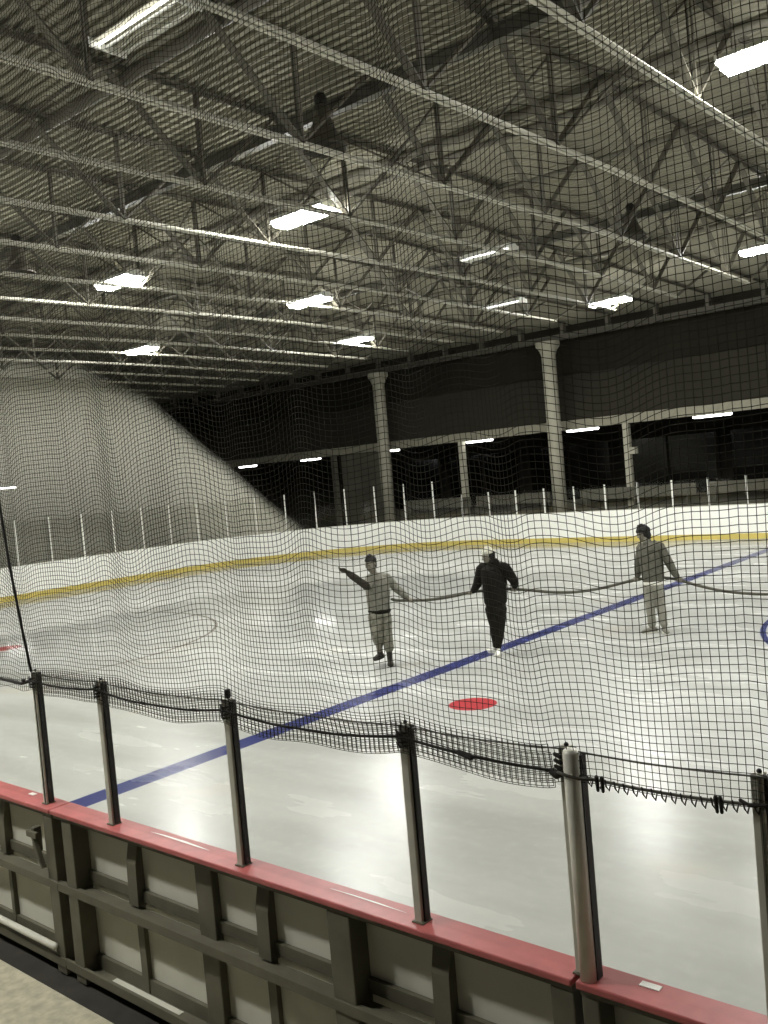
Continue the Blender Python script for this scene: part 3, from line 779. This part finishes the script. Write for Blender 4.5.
# ------------------------------------------------------------------ high bay lamps
def make_lamp(loc, label, lit):
    r = thing('high_bay_lamp', loc, label, 'lamp', 'high bay lamps')
    x, y, z = loc; hl, hw = .575, .20
    m_ = MB()
    m_.add([(x - hl, y - hw, z), (x + hl, y - hw, z), (x + hl, y + hw, z), (x - hl, y + hw, z), (x - hl, y - hw * .45, z + .10), (x + hl, y - hw * .45, z + .10), (x + hl, y + hw * .45, z + .10), (x - hl, y + hw * .45, z + .10)],
           [(4, 5, 6, 7), (0, 1, 5, 4), (1, 2, 6, 5), (2, 3, 7, 6), (3, 0, 4, 7)])
    if not lit: l_ = MB(); l_.add([(x - hl, y - hw * .9, z + .03), (x + hl, y - hw * .9, z + .03), (x + hl, y + hw * .9, z + .03), (x - hl, y + hw * .9, z + .03)], [(0, 1, 2, 3)]); l_.build('reflector_pan', M['band'], r)
    m_.build('housing', M['lamp_body'], r)
    for s_ in (-1, 1):
        c = MB(); c.box(x + s_ * hl - .012, x + s_ * hl + .012, y - hw, y + hw, z - .03, z + .06); c.build('end_cap', M['lamp_body'], r)
        c = MB(); c.bar((x + s_ * .45, y, z + .1), (x + s_ * .45, y, zt_(y) + .03), .008, .008); c.build('hanger_wire', M['cable'], r)
    if lit:
        l = MB(); a = hl - .02; b = hw - .012
        l.add([(x - a, y - b, z + .005), (x + a, y - b, z + .005), (x + a, y + b, z + .005), (x - a, y + b, z + .005), (x - a, y - b * .8, z - .085), (x + a, y - b * .8, z - .085), (x + a, y + b * .8, z - .085), (x - a, y + b * .8, z - .085)],
              [(7, 6, 5, 4), (4, 5, 1, 0), (5, 6, 2, 1), (6, 7, 3, 2), (7, 4, 0, 3)])
        l.build('lens', M['lamp'], r)
    else:
        for q in (-1.5, -.5, .5, 1.5):
            t_ = MB(); t_.loft([(x - hl + .04, y + q * .085, z - .005), (x + hl - .04, y + q * .085, z - .005)], [.014, .014], 8)
            t_.build('tube', M['tube_gleam'] if q == -1.5 else M['lamp_body'], r, smooth=True)  # on the unlit lamps this glow stands in for a reflected gleam
    return r
LZ = 7.2
LIT = [((-2.95, 10.65), 'large glowing lamp at the top right corner'), ((-10.17, 10.65), 'bright lamp near the middle of the ceiling, cut by a truss chord'), ((-15.28, 10.65), 'bright lamp at left, third row down the ceiling'),
       ((-14.98, 15.63), 'bright lamp left of centre, under the central lamp'), ((-22.2, 16.0), 'small bright lamp at far left above the hazy end net'), ((-18.6, 21.3), 'bright lamp just above the left thick column'),
       ((-6.25, 21.05), 'bright lamp at the right edge, level with the far beam'), ((-11.25, 23.6), 'small bright lamp near the top of the right thick column'),
       # further rows of the same lamps outside the frame, plus one added for brightness
       ((-18.5, 5.3), 'lamp beyond the left edge, near row'), ((4.2, 10.65), 'lamp beyond the right edge, second row'),
       ((1.5, 16.0), 'lamp beyond the right edge, third row'), ((.5, 21.3), 'lamp beyond the right edge, far row'), ((-9.6, -.2), 'lamp over the walkway to the left behind the camera'),
       ((-6.9, -.2), 'lamp added over the walkway behind the camera to brighten the boards'),  # extra lamp added to brighten walkway, ledge and board backs
       ((-15.5, -.2), 'lamp over the walkway far to the left')]
for (x, y), lb in LIT: make_lamp((x, y, LZ), lb, True)
for (x, y), lb in (((-6.82, 5.28), 'dim lamp with faint tubes at the top left'), ((-10.05, 15.8), 'unlit lamp right of the central lamp'), ((-13.05, 21.05), 'unlit lamp lower right of centre, above the far wall')): make_lamp((x, y, LZ), lb, False)

# horn loudspeakers under the beams
def horn(x, y, z, label):
    r = thing('horn_loudspeaker', (x, y, z), label, 'loudspeaker', 'horn loudspeakers')
    m_ = MB(); m_.lathe([(.30, -.02), (.31, .0), (.285, .05), (.22, .14), (.16, .25), (.125, .37), (.115, .5), (.10, .55), (0, .56)], (x, y, z)); m_.lathe([(.295, -.02), (.2, .15), (.11, .4), (0, .42)], (x, y, z)); m_.build('bell', M['horn'], r, smooth=True)
    m_ = MB(); m_.lathe([(0, .54), (.075, .55), (.085, .6), (.085, .68), (.05, .72), (0, .72)], (x, y, z)); m_.build('driver', M['gasket'], r, smooth=True)
    m_ = MB(); m_.bar((x, y, z + .7), (x, y, zt_(y) - .18), .02, .02); m_.build('hanger_rod', M['web'], r)
horn(-8.2, 9.1, 7.33, 'dark horn loudspeaker hanging left of centre above the central lamp')
horn(-8.2, 18.48, 7.48, 'dark horn loudspeaker hanging at the right behind the net')
horn(-16.4, 9.2, 7.42, 'dark horn loudspeaker hanging at the left edge')

# ------------------------------------------------------------------ people
def remesh(mb, name, voxel, m, parent, smooth=6, noise_amp=0, nscale=9, inflate=0):
    me = bpy.data.meshes.new(name + '_raw'); o_ = Vector(parent['_o'])
    me.from_pydata([tuple(Vector(v) - o_) for v in mb.v], [], mb.f); me.update()
    t_ = bpy.data.objects.new(name + '_raw', me); COL.objects.link(t_)
    r = t_.modifiers.new('r', 'REMESH'); r.mode = 'VOXEL'; r.voxel_size = voxel
    if smooth:
        s_ = t_.modifiers.new('s', 'SMOOTH'); s_.factor = .5; s_.iterations = smooth
    dg = bpy.context.evaluated_depsgraph_get(); ev = t_.evaluated_get(dg)
    nm = bpy.data.meshes.new_from_object(ev, depsgraph=dg); nm.name = name
    bpy.data.objects.remove(t_); bpy.data.meshes.remove(me)
    if inflate:
        for v in nm.vertices: v.co = Vector(v.co) + v.normal * inflate
        nm.update()
    if noise_amp:
        for v in nm.vertices:
            p = Vector(v.co); k = mnoise.noise(Vector((p.x * nscale, p.y * nscale, p.z * nscale * .7))) + .5 * mnoise.noise(p * nscale * 2.3)
            v.co = p + v.normal * k * noise_amp
        nm.update()
    nm.polygons.foreach_set('use_smooth', [True] * len(nm.polygons))
    nm.materials.clear(); nm.materials.append(m)
    o = bpy.data.objects.new(name, nm); COL.objects.link(o); o.parent = parent; return o

class Figure:
    def __init__(s, foot_px):
        D = Fv + Rv * (foot_px[0] - 384) / CF - Uv * (foot_px[1] - 512) / CF
        t_ = -CH / D.z; s.base = CAMP + D * t_
        s.cam = Vector((-s.base.x, -s.base.y, 0)).normalized()       # towards the viewer
        s.right = Vector((0, 0, 1)).cross(s.cam).normalized()        # the viewer's right
    def pt(s, px, py, w=0):
        D = Fv + Rv * (px - 384) / CF - Uv * (py - 512) / CF
        t_ = ((s.base + s.cam * w - CAMP).dot(s.cam)) / D.dot(s.cam); return CAMP + D * t_
    def dir(s, right, cam, up=0): return (s.right * right + s.cam * cam + Vector((0, 0, up))).normalized()

def add_head(mb, c, face, up=Vector((0, 0, 1))):
    """head with brow, nose, lips, chin and ears; c = middle of the head, eyes at half its height"""
    side = face.cross(up).normalized(); up = side.cross(face).normalized()
    mb.loft([c - up * .112 + face * .035, c - up * .085 + face * .028, c - up * .04 + face * .012, c + up * .01, c + up * .06 - face * .006, c + up * .092 - face * .008],
            [(.030, .034), (.052, .066), (.066, .083), (.073, .094), (.071, .092), (.050, .066)], 18, side, face)
    mb.ball(c + face * .088 + up * .018, (.05, .014, .012), 10, side, face)                    # brow
    mb.loft([c + face * .090 + up * .005, c + face * .103 - up * .018, c + face * .108 - up * .032], [.008, .011, .013], 8)   # nose
    mb.ball(c + face * .088 - up * .056, (.024, .012, .007), 8, side, face); mb.ball(c + face * .086 - up * .068, (.021, .012, .007), 8, side, face)   # lips
    mb.ball(c + face * .075 - up * .098, (.022, .018, .016), 8, side, face)                    # chin
    for q in (-1, 1):
        mb.ball(c + side * q * .076 - face * .008 - up * .008, (.010, .020, .032), 10, side, face)
        mb.ball(c + side * q * .045 + face * .068 - up * .03, (.022, .02, .018), 8, side, face)   # cheek
    return side, up

def grip(mb, g, tdir, wrist, hose_r=.024, flip=1):
    """a hand closed on a hose at g; four fingers round it one way, thumb the other"""
    tdir = tdir.normalized(); d = (wrist - g); d = (d - tdir * d.dot(tdir)).normalized(); n = tdir.cross(d).normalized() * flip
    kn = g + d * (hose_r + .014)
    mb.loft([wrist, wrist.lerp(kn, .45), kn - n * .004], [(.026, .020), (.040, .020), (.042, .017)], 12, tdir, n)
    for off, sw, r in ((-.032, 185, .0085), (-.011, 215, .0095), (.010, 220, .0095), (.031, 205, .009)):
        pts = []
        for q in range(8):
            th = math.radians(8 + sw * q / 7); R = hose_r + .008
            pts.append(g + tdir * off + d * (R * math.cos(th)) + n * (R * math.sin(th)))
        mb.loft(pts, [r * (1.05 - .04 * q) for q in range(8)], 8)
    pts = [wrist.lerp(kn, .4) + tdir * .03]
    for q in range(5):
        th = math.radians(-28 - 26 * q); R = hose_r + .009; pts.append(g + tdir * (.045 - .004 * q) + d * (R * math.cos(th)) + n * (R * math.sin(th)))
    mb.loft(pts, [.012, .0115, .011, .010, .0095, .008], 8)

def open_hand(mb, wrist, d, n):
    """relaxed hand: palm, four unequal bent fingers, thumb off the side of the palm"""
    d = d.normalized(); s_ = d.cross(n).normalized(); n = s_.cross(d)
    kn = wrist + d * .088
    mb.loft([wrist, wrist + d * .045, kn], [(.026, .019), (.041, .018), (.040, .014)], 12, s_, n)
    for off, ln, r, b in ((-.030, .062, .0082, .35), (-.010, .078, .0092, .25), (.011, .082, .0095, .2), (.031, .074, .0092, .05)):
        a = kn + s_ * off; p1 = a + (d - n * b).normalized() * ln * .42; p2 = p1 + (d - n * b * 2.6).normalized() * ln * .32; p3 = p2 + (d - n * b * 4).normalized() * ln * .26
        mb.loft([a - d * .015, a, p1, p2, p3], [r, r * 1.05, r, r * .92, r * .8], 8)
    a = wrist + d * .03 + s_ * .03
    mb.loft([a, a + (d * .6 + s_ * .7).normalized() * .035, a + (d * .85 + s_ * .6).normalized() * .066, a + (d * 1. + s_ * .45).normalized() * .09], [.015, .0125, .011, .009], 8)

def torso_cloth(mb, hem, waist, chest, neck, A, Fw, w=(.19, .195, .215, .20), d=(.14, .135, .15, .12), sh_l=None, sh_r=None):
    up1 = chest.lerp(neck, .55)
    mb.loft([hem, waist, chest, up1, neck], [(w[0], d[0]), (w[1], d[1]), (w[2], d[2]), (w[3], d[3]), (.075, .078)], 20, A, Fw)
def sleeve(mb, sh, el, wr, r=(.082, .070, .062, .050), cuff=True):
    m1 = sh.lerp(el, .5); m2 = el.lerp(wr, .5)
    mb.loft([sh, m1, el, m2, wr], [r[0], r[1], r[1] * .97, r[2], r[3]], 14)
    if cuff: mb.loft([wr.lerp(el, .10), wr.lerp(el, .02)], [r[3] * 1.06, r[3] * 1.0], 14)
def trouser_leg(mb, hip, kn, an, r):
    mb.loft([hip, hip.lerp(kn, .5), kn, kn.lerp(an, .5), an], r, 14)
def body_limb(mb, a, b, c, r):
    mb.loft([a, a.lerp(b, .5), b, b.lerp(c, .35), c], r, 12)
def shoe(mb, ank, toe_dir, ln=.27, boot=False):
    t_ = toe_dir.normalized(); s_ = t_.cross(Vector((0, 0, 1))).normalized(); g = Vector((ank.x, ank.y, 0)); z = max(ank.z - .095, 0)
    up = Vector((0, 0, 1)); g = g + up * z
    heel = g - t_ * .065
    mb.loft([heel + up * .045, heel + t_ * .05 + up * .05, heel + t_ * .12 + up * .045, heel + t_ * .19 + up * .036, heel + t_ * (ln - .03) + up * .03],
            [(.034, .042), (.040, .048), (.044, .044), (.047, .034), (.036, .026)], 14, s_, up)
    mb.loft([g + up * .06, ank + up * (.15 if boot else .02)], [(.043, .052), (.050, .055)] if boot else [(.04, .048), (.042, .046)], 12, s_, t_)
    return heel, t_, s_
def sole(mb, heel, t_, s_, ln=.27):
    up = Vector((0, 0, 1)); ring = []
    for k in range(20):
        a = 2 * PI * k / 20; lx = math.cos(a); ly = math.sin(a)
        ring.append((heel + t_ * (ln / 2 - .03 + lx * (ln / 2 + .012)) + s_ * (ly * (.050 if lx > 0 else .042))))
    vs = [p + up * .0 for p in ring] + [p + up * .022 for p in ring]; n = 20
    mb.add(vs, [tuple(range(n - 1, -1, -1)), tuple(range(n, 2 * n))] + [(k, (k + 1) % n, n + (k + 1) % n, n + k) for k in range(n)])

def skull_hair(mb, c, face, up, side, thick, low_back=.07, fringe=.06):
    """cap of hair on the crown, sides and back of the head"""
    mb.loft([c + up * .035 - face * .03, c + up * .07 - face * .014, c + up * .105 - face * .01], [(.076 + thick, .085 + thick), (.074 + thick, .096 + thick), (.048 + thick, .064 + thick)], 18, side, face)
    mb.loft([c - up * low_back - face * .055, c - face * .045, c + up * .05 - face * .03], [(.056, .04 + thick), (.074 + thick * .5, .058 + thick), (.074 + thick, .07 + thick)], 16, side, face)

hose_pts = []
# ---- the man in light grey at the front of the hose
P = Figure((388, 664)); zlift = 0
p1 = thing('person', tuple(Vector((P.base.x, P.base.y, 0))), 'man in light grey hoodie walking at the front of the hose, one arm raised', 'person', 'people carrying the hose')
fw = P.dir(-.45, .85); A = fw.cross(Vector((0, 0, 1))).normalized() * -1
hd = P.pt(370.6, 563.4, .06); face = P.dir(-.55, .75, -.28); up = Vector((0, 0, 1))
neck = P.pt(374, 574.5); chest = P.pt(377.3, 584); waist = P.pt(378.3, 600); hem = P.pt(379.3, 609.5)
shl = P.pt(370.2, 578.2, .05); ell = P.pt(367.2, 586.5, .17); wrl = P.pt(347.5, 572.6, .28)
shr = P.pt(385.6, 576.8, -.03); elr = P.pt(396.2, 588.0, .0); g1 = P.pt(410, 600.3, .12); wrr = P.pt(406.0, 596.6, .08)
hl_, hr_ = P.pt(374.2, 615, .02), P.pt(385, 614, -.02); kl, kr = P.pt(376.0, 633, .14), P.pt(387, 633, .06); al, ar = P.pt(380.0, 652.5, -.02), P.pt(389.6, 655, .06)
al.z = max(al.z, .12); ar.z = .10
body = MB(); side, hup = add_head(body, hd, face)
body.loft([neck - up * .04, hd - hup * .07 - face * .015], [.058, .054], 14)
torso = lambda mb, w: mb.loft([hem - up * .08, waist, chest, chest.lerp(neck, .6), neck], [(.15 * w, .10 * w), (.14 * w, .10 * w), (.17 * w, .11 * w), (.15 * w, .085 * w), (.05, .055)], 16, A, fw)
torso(body, .95)
body_limb(body, shl, ell, wrl, [.045, .046, .040, .040, .027]); body_limb(body, shr, elr, wrr, [.045, .046, .040, .040, .027])
open_hand(body, wrl, (P.pt(342.0, 568.2, .33) - wrl), P.dir(.2, -.5, .8))
g2 = P.pt(470, 592.6, .0)
hose_dir1 = (P.pt(430, 599.6, .05) - P.pt(392, 599.6, .15)).normalized()
grip(body, g1, hose_dir1, wrr)
body_limb(body, hl_, kl, al, [.08, .075, .055, .05, .038]); body_limb(body, hr_, kr, ar, [.08, .075, .055, .05, .038])
remesh(body, 'body', .006, M['skin'], p1, 3)
c = MB(); torso_cloth(c, hem, waist, chest, neck, A, fw, w=(.185, .195, .205, .19), d=(.14, .14, .15, .12))
c.loft([shl, shr], [.075, .075], 12); sleeve(c, shr, elr, wrr); sleeve(c, shl, ell.lerp(shl, .25), ell, (.076, .068, .062, .056), False)
c.loft([neck - fw * .06 - up * .02, neck - fw * .10 - up * .05, neck - fw * .11 - up * .12], [(.10, .05), (.12, .06), (.09, .035)], 14, A, fw)
for q in (-1, 1): c.loft([neck + A * q * .075 - fw * .04 + up * .0, neck + A * q * .062 + fw * .05 - up * .035], [.03, .026], 10)
remesh(c, 'hoodie', .009, M['hoodie_light'], p1, 3, .011)
c = MB(); sleeve(c, ell, ell.lerp(wrl, .5), wrl, (.064, .060, .054, .045)); remesh(c, 'raised_sleeve', .008, M['sleeve_shade'], p1, 4, .005)['label'] = 'sleeve darkened as its shadow side'  # shadow side of the forearm painted as a darker sleeve colour
c = MB(); open_hand(c, wrl, (P.pt(342.0, 568.2, .33) - wrl), P.dir(.2, -.5, .8)); remesh(c, 'shaded_hand', .005, M['sleeve_shade'], p1, 1, inflate=.004)  # dark layer over the hand carries the painted shade to the fingertips
c = MB(); c.loft([hem - up * .035, hem - up * .005], [(.188, .143), (.192, .147)], 20, A, fw); remesh(c, 'hem_band', .008, M['black_cloth'], p1, 2)
c = MB(); c.loft([hem + up * .06, hem - up * .05, hl_.lerp(hr_, .5) - up * .04], [(.165, .12), (.175, .13), (.165, .125)], 18, A, fw)
trouser_leg(c, hl_, kl, al + up * .14, [.098, .094, .084, .082, .07]); trouser_leg(c, hr_, kr, ar + up * .14, [.098, .094, .084, .082, .07])
remesh(c, 'trousers', .009, M['trousers_camo'], p1, 4, .008)
for an, td in ((al, P.dir(-.5, .8)), (ar, P.dir(.05, 1))):
    c = MB(); h_, t_, s_ = shoe(c, an, td, boot=True); b_ = remesh(c, 'boot', .007, M['boot'], p1, 4); k = MB(); sole(k, h_, t_, s_); k.build('sole', M['sole'], b_, origin=p1['_o'])
c = MB(); skull_hair(c, hd, face, hup, side, .008, .075); remesh(c, 'hair', .007, M['hair'], p1, 2, .003, 30)
for q in (-1, 1):
    k = MB(); k.ball(hd + face * .086 + side * q * .032 + hup * .003, (.012, .006, .007), 8, side, face); k.build('eye', M['eye'], p1, smooth=True)
hose_pts += [P.pt(392, 599.2, .16), P.pt(398, 600.4, .15), g1, P.pt(424, 600.2, .08), P.pt(440, 598.4, .02)]

# ---- the man in black
P = Figure((497, 655))
p2 = thing('person', tuple(Vector((P.base.x, P.base.y, 0))), 'man in black jacket, black trousers and pale cap holding the middle of the hose', 'person', 'people carrying the hose')
fw = P.dir(-.55, -.8); A = fw.cross(Vector((0, 0, 1))).normalized() * -1
hd = P.pt(488.6, 556.3, .0); face = P.dir(-.85, -.25, -.15)
neck = P.pt(492, 563.6); chest = P.pt(494, 574.5); waist = P.pt(495, 592); hem = P.pt(495.8, 602)
shl = P.pt(481.5, 568.2, -.04); ell = P.pt(477.6, 583.5, -.06); gl = P.pt(470, 592.4, -.08); wrl = P.pt(473.6, 590.6, -.06)
shr = P.pt(505, 567.2, .04); elr = P.pt(514.3, 581.5, .02); gr = P.pt(514, 589.2, -.12); wrr = P.pt(514.6, 586.3, -.07)
hl_, hr_ = P.pt(490.8, 608, .0), P.pt(501, 608, .0); kl, kr = P.pt(494.5, 628, -.02), P.pt(500.5, 627, .0); al, ar = P.pt(496.0, 648, -.12), P.pt(498.2, 649.5, .03)
al.z = .10; ar.z = .10
body = MB(); side, hup = add_head(body, hd, face)
body.loft([neck - up * .04, hd - hup * .07 - face * .015], [.058, .054], 14); torso(body, .95)
body_limb(body, shl, ell, wrl, [.045, .046, .040, .040, .027]); body_limb(body, shr, elr, wrr, [.045, .046, .040, .040, .027])
grip(body, gl, (P.pt(455, 596, -.05) - P.pt(485, 590.4, -.14)).normalized() * -1, wrl); grip(body, gr, (P.pt(530, 590.2, -.08) - P.pt(500, 589.2, -.14)).normalized(), wrr)
body_limb(body, hl_, kl, al, [.08, .075, .055, .05, .038]); body_limb(body, hr_, kr, ar, [.08, .075, .055, .05, .038])
remesh(body, 'body', .006, M['skin'], p2, 3)
c = MB(); torso_cloth(c, hem, waist, chest, neck, A, fw, w=(.195, .20, .22, .205), d=(.15, .15, .155, .13))
c.loft([shl, shr], [.082, .082], 12); sleeve(c, shl, ell, wrl, (.088, .078, .066, .052)); sleeve(c, shr, elr, wrr, (.088, .078, .066, .052))
c.loft([neck - fw * .03 - up * .02, neck - fw * .05 + up * .03], [(.095, .085), (.09, .075)], 14, A, fw)
remesh(c, 'jacket', .009, M['black_cloth'], p2, 4, .006)
c = MB(); c.loft([hem + up * .06, hem - up * .05, hl_.lerp(hr_, .5) - up * .04], [(.165, .12), (.168, .125), (.16, .12)], 18, A, fw)
trouser_leg(c, hl_, kl, al + up * .02, [.098, .085, .072, .066, .052]); trouser_leg(c, hr_, kr, ar + up * .02, [.098, .085, .072, .066, .052])
remesh(c, 'trousers', .009, M['black_denim'], p2, 4, .005)
for an, td in ((al, P.dir(-.5, -.5)), (ar, P.dir(-.1, .9))):
    c = MB(); h_, t_, s_ = shoe(c, an, td); b_ = remesh(c, 'shoe', .007, M['shoe_white'], p2, 4); k = MB(); sole(k, h_, t_, s_); k.build('sole', M['shoe_white'], b_, origin=p2['_o'])
c = MB(); skull_hair(c, hd, face, hup, side, .002, .05); remesh(c, 'hair', .007, M['hair'], p2, 2, .003, 30)
c = MB(); c.loft([hd + hup * .045 - face * .008, hd + hup * .08 - face * .008, hd + hup * .118 - face * .008], [(.086, .107), (.084, .103), (.055, .070)], 18, side, face)
c.loft([hd + hup * .05 + face * .075, hd + hup * .043 + face * .13, hd + hup * .03 + face * .165], [(.07, .010), (.062, .009), (.04, .007)], 14, side, hup)
remesh(c, 'cap', .006, M['cap'], p2, 3)
for q in (-1, 1):
    k = MB(); k.ball(hd + face * .086 + side * q * .032 + hup * .003, (.012, .006, .007), 8, side, face); k.build('eye', M['eye'], p2, smooth=True)
hose_pts += [P.pt(455, 595.8, -.04), gl, P.pt(484, 590.6, -.16), P.pt(499, 589.4, -.17), gr, P.pt(532, 590.4, -.10), P.pt(552, 592.2, -.06), P.pt(575, 592.0, -.2)]

# ---- the man in the grey hoodie at the right
P = Figure((656, 633))
p3 = thing('person', tuple(Vector((P.base.x, P.base.y, 0))), 'dark-haired man in grey hoodie and pale trousers holding the hose at right', 'person', 'people carrying the hose')
fw = P.dir(-.5, -.82); A = fw.cross(Vector((0, 0, 1))).normalized() * -1
hd = P.pt(643.0, 533.4, -.04); face = P.dir(-.85, -.3, -.3)
neck = P.pt(648.6, 542.6); chest = P.pt(650.5, 553.5); waist = P.pt(652.4, 572); hem = P.pt(653.4, 580)
shl = P.pt(640.8, 547.5, -.05); ell = P.pt(638.6, 565, -.08); gl = P.pt(636, 579.4, -.12); wrl = P.pt(637.6, 576.0, -.1)
shr = P.pt(660.0, 546.2, .05); elr = P.pt(669.0, 563.0, .04); gr = P.pt(680, 580.2, -.02); wrr = P.pt(677.2, 576.6, .0)
hl_, hr_ = P.pt(648.2, 586, .0), P.pt(658.2, 586, .0); kl, kr = P.pt(650.2, 606, -.01), P.pt(660.6, 605, -.01); al, ar = P.pt(652.2, 626, -.02), P.pt(664.2, 626, .02)
al.z = .10; ar.z = .10
body = MB(); side, hup = add_head(body, hd, face)
body.loft([neck - up * .04, hd - hup * .07 - face * .015], [.058, .054], 14); torso(body, .95)
body_limb(body, shl, ell, wrl, [.045, .046, .040, .040, .027]); body_limb(body, shr, elr, wrr, [.045, .046, .040, .040, .027])
grip(body, gl, (P.pt(650, 578, -.16) - P.pt(620, 584, -.15)).normalized(), wrl); grip(body, gr, (P.pt(700, 585.6, .0) - P.pt(664, 577.6, -.12)).normalized(), wrr)
body_limb(body, hl_, kl, al, [.08, .075, .055, .05, .038]); body_limb(body, hr_, kr, ar, [.08, .075, .055, .05, .038])
remesh(body, 'body', .006, M['skin'], p3, 3)
c = MB(); torso_cloth(c, hem, waist, chest, neck, A, fw, w=(.185, .195, .205, .19), d=(.145, .145, .15, .125))
c.loft([shl, shr], [.078, .078], 12); sleeve(c, shl, ell, wrl, (.08, .07, .06, .048)); sleeve(c, shr, elr, wrr, (.08, .07, .06, .048))
c.loft([neck - fw * .05 - up * .0, neck - fw * .11 - up * .03, neck - fw * .13 - up * .11, neck - fw * .12 - up * .17], [(.085, .04), (.125, .055), (.115, .05), (.05, .025)], 14, A, fw)
for q in (-1, 1): c.loft([neck + A * q * .085 - fw * .05 + up * .01, neck + A * q * .062 + fw * .05 - up * .03], [.035, .028], 10)
remesh(c, 'hoodie', .009, M['hoodie_dark'], p3, 3, .012)
c = MB(); c.loft([hem - up * .055, hem - up * .02], [(.176, .134), (.182, .138)], 20, A, fw); remesh(c, 'shirt_hem', .008, M['shirt'], p3, 2, .004)
c = MB(); c.loft([hem + up * .06, hem - up * .05, hl_.lerp(hr_, .5) - up * .04], [(.16, .118), (.168, .126), (.16, .12)], 18, A, fw)
trouser_leg(c, hl_, kl, al + up * .03, [.098, .09, .078, .072, .062]); trouser_leg(c, hr_, kr, ar + up * .03, [.098, .09, .078, .072, .062])
remesh(c, 'trousers', .009, M['trousers_light'], p3, 4, .007)
for an, td in ((al, P.dir(-.75, .35)), (ar, P.dir(.2, .8))):
    c = MB(); h_, t_, s_ = shoe(c, an, td); b_ = remesh(c, 'shoe', .007, M['shoe_grey'], p3, 4); k = MB(); sole(k, h_, t_, s_); k.build('sole', M['shoe_white'], b_, origin=p3['_o'])
c = MB(); skull_hair(c, hd, face, hup, side, .02, .075)
for q in range(26):
    a = random.uniform(0, 2 * PI); e = random.uniform(.1, 1.3)
    c.ball(hd - face * .012 + (side * math.cos(a) * math.cos(e) + face * math.sin(a) * math.cos(e)) * .095 + hup * (.03 + .085 * math.sin(e)), .024, 8)
remesh(c, 'hair', .007, M['hair'], p3, 2, .006, 28)
for q in (-1, 1):
    k = MB(); k.ball(hd + face * .086 + side * q * .032 + hup * .003, (.012, .006, .007), 8, side, face); k.build('eye', M['eye'], p3, smooth=True)
hose_pts += [P.pt(600, 588.4, -.2), P.pt(620, 583.6, -.16), gl, P.pt(650, 578.2, -.26), P.pt(664, 577.8, -.22), gr, P.pt(697, 585.2, .05), P.pt(720, 590.4, .1), P.pt(745, 593.3, .1), P.pt(775, 594.2, .1), P.pt(830, 592, .0), P.pt(900, 640, .0)]

def catmull(pts, n=8):
    pts = [Vector(p) for p in pts]; out = []
    q = [pts[0]] + pts + [pts[-1]]
    for i in range(1, len(q) - 2):
        for k in range(n):
            t_ = k / n; a, b, c_, d = q[i - 1:i + 3]
            out.append(.5 * ((2 * b) + (c_ - a) * t_ + (2 * a - 5 * b + 4 * c_ - d) * t_ ** 2 + (3 * b - a - 3 * c_ + d) * t_ ** 3))
    out.append(pts[-1]); return out
hp = catmull(hose_pts, 8)
h = MB(); h.loft(hp, [.024] * len(hp), 12)
tag(h.build('water_hose', M['hose'], smooth=True, origin=tuple(hp[0])), 'long dark rubber hose sagging between the three people', 'hose')

# ------------------------------------------------------------------ world and view
wd = bpy.data.worlds.new('world'); S.world = wd; wd.use_nodes = True
bg = wd.node_tree.nodes.get('Background'); bg.inputs[0].default_value = (1, .99, .92, 1); bg.inputs[1].default_value = .02
S.view_settings.view_transform = 'Standard'; S.view_settings.look = 'None'; S.view_settings.gamma = 1; S.view_settings.use_curve_mapping = False
S.view_settings.exposure = 1.35
S.cycles.max_bounces = 8; S.cycles.transparent_max_bounces = 24; S.cycles.diffuse_bounces = 4; S.cycles.sample_clamp_indirect = 6
for o in bpy.data.objects:
    if '_o' in o: del o['_o']
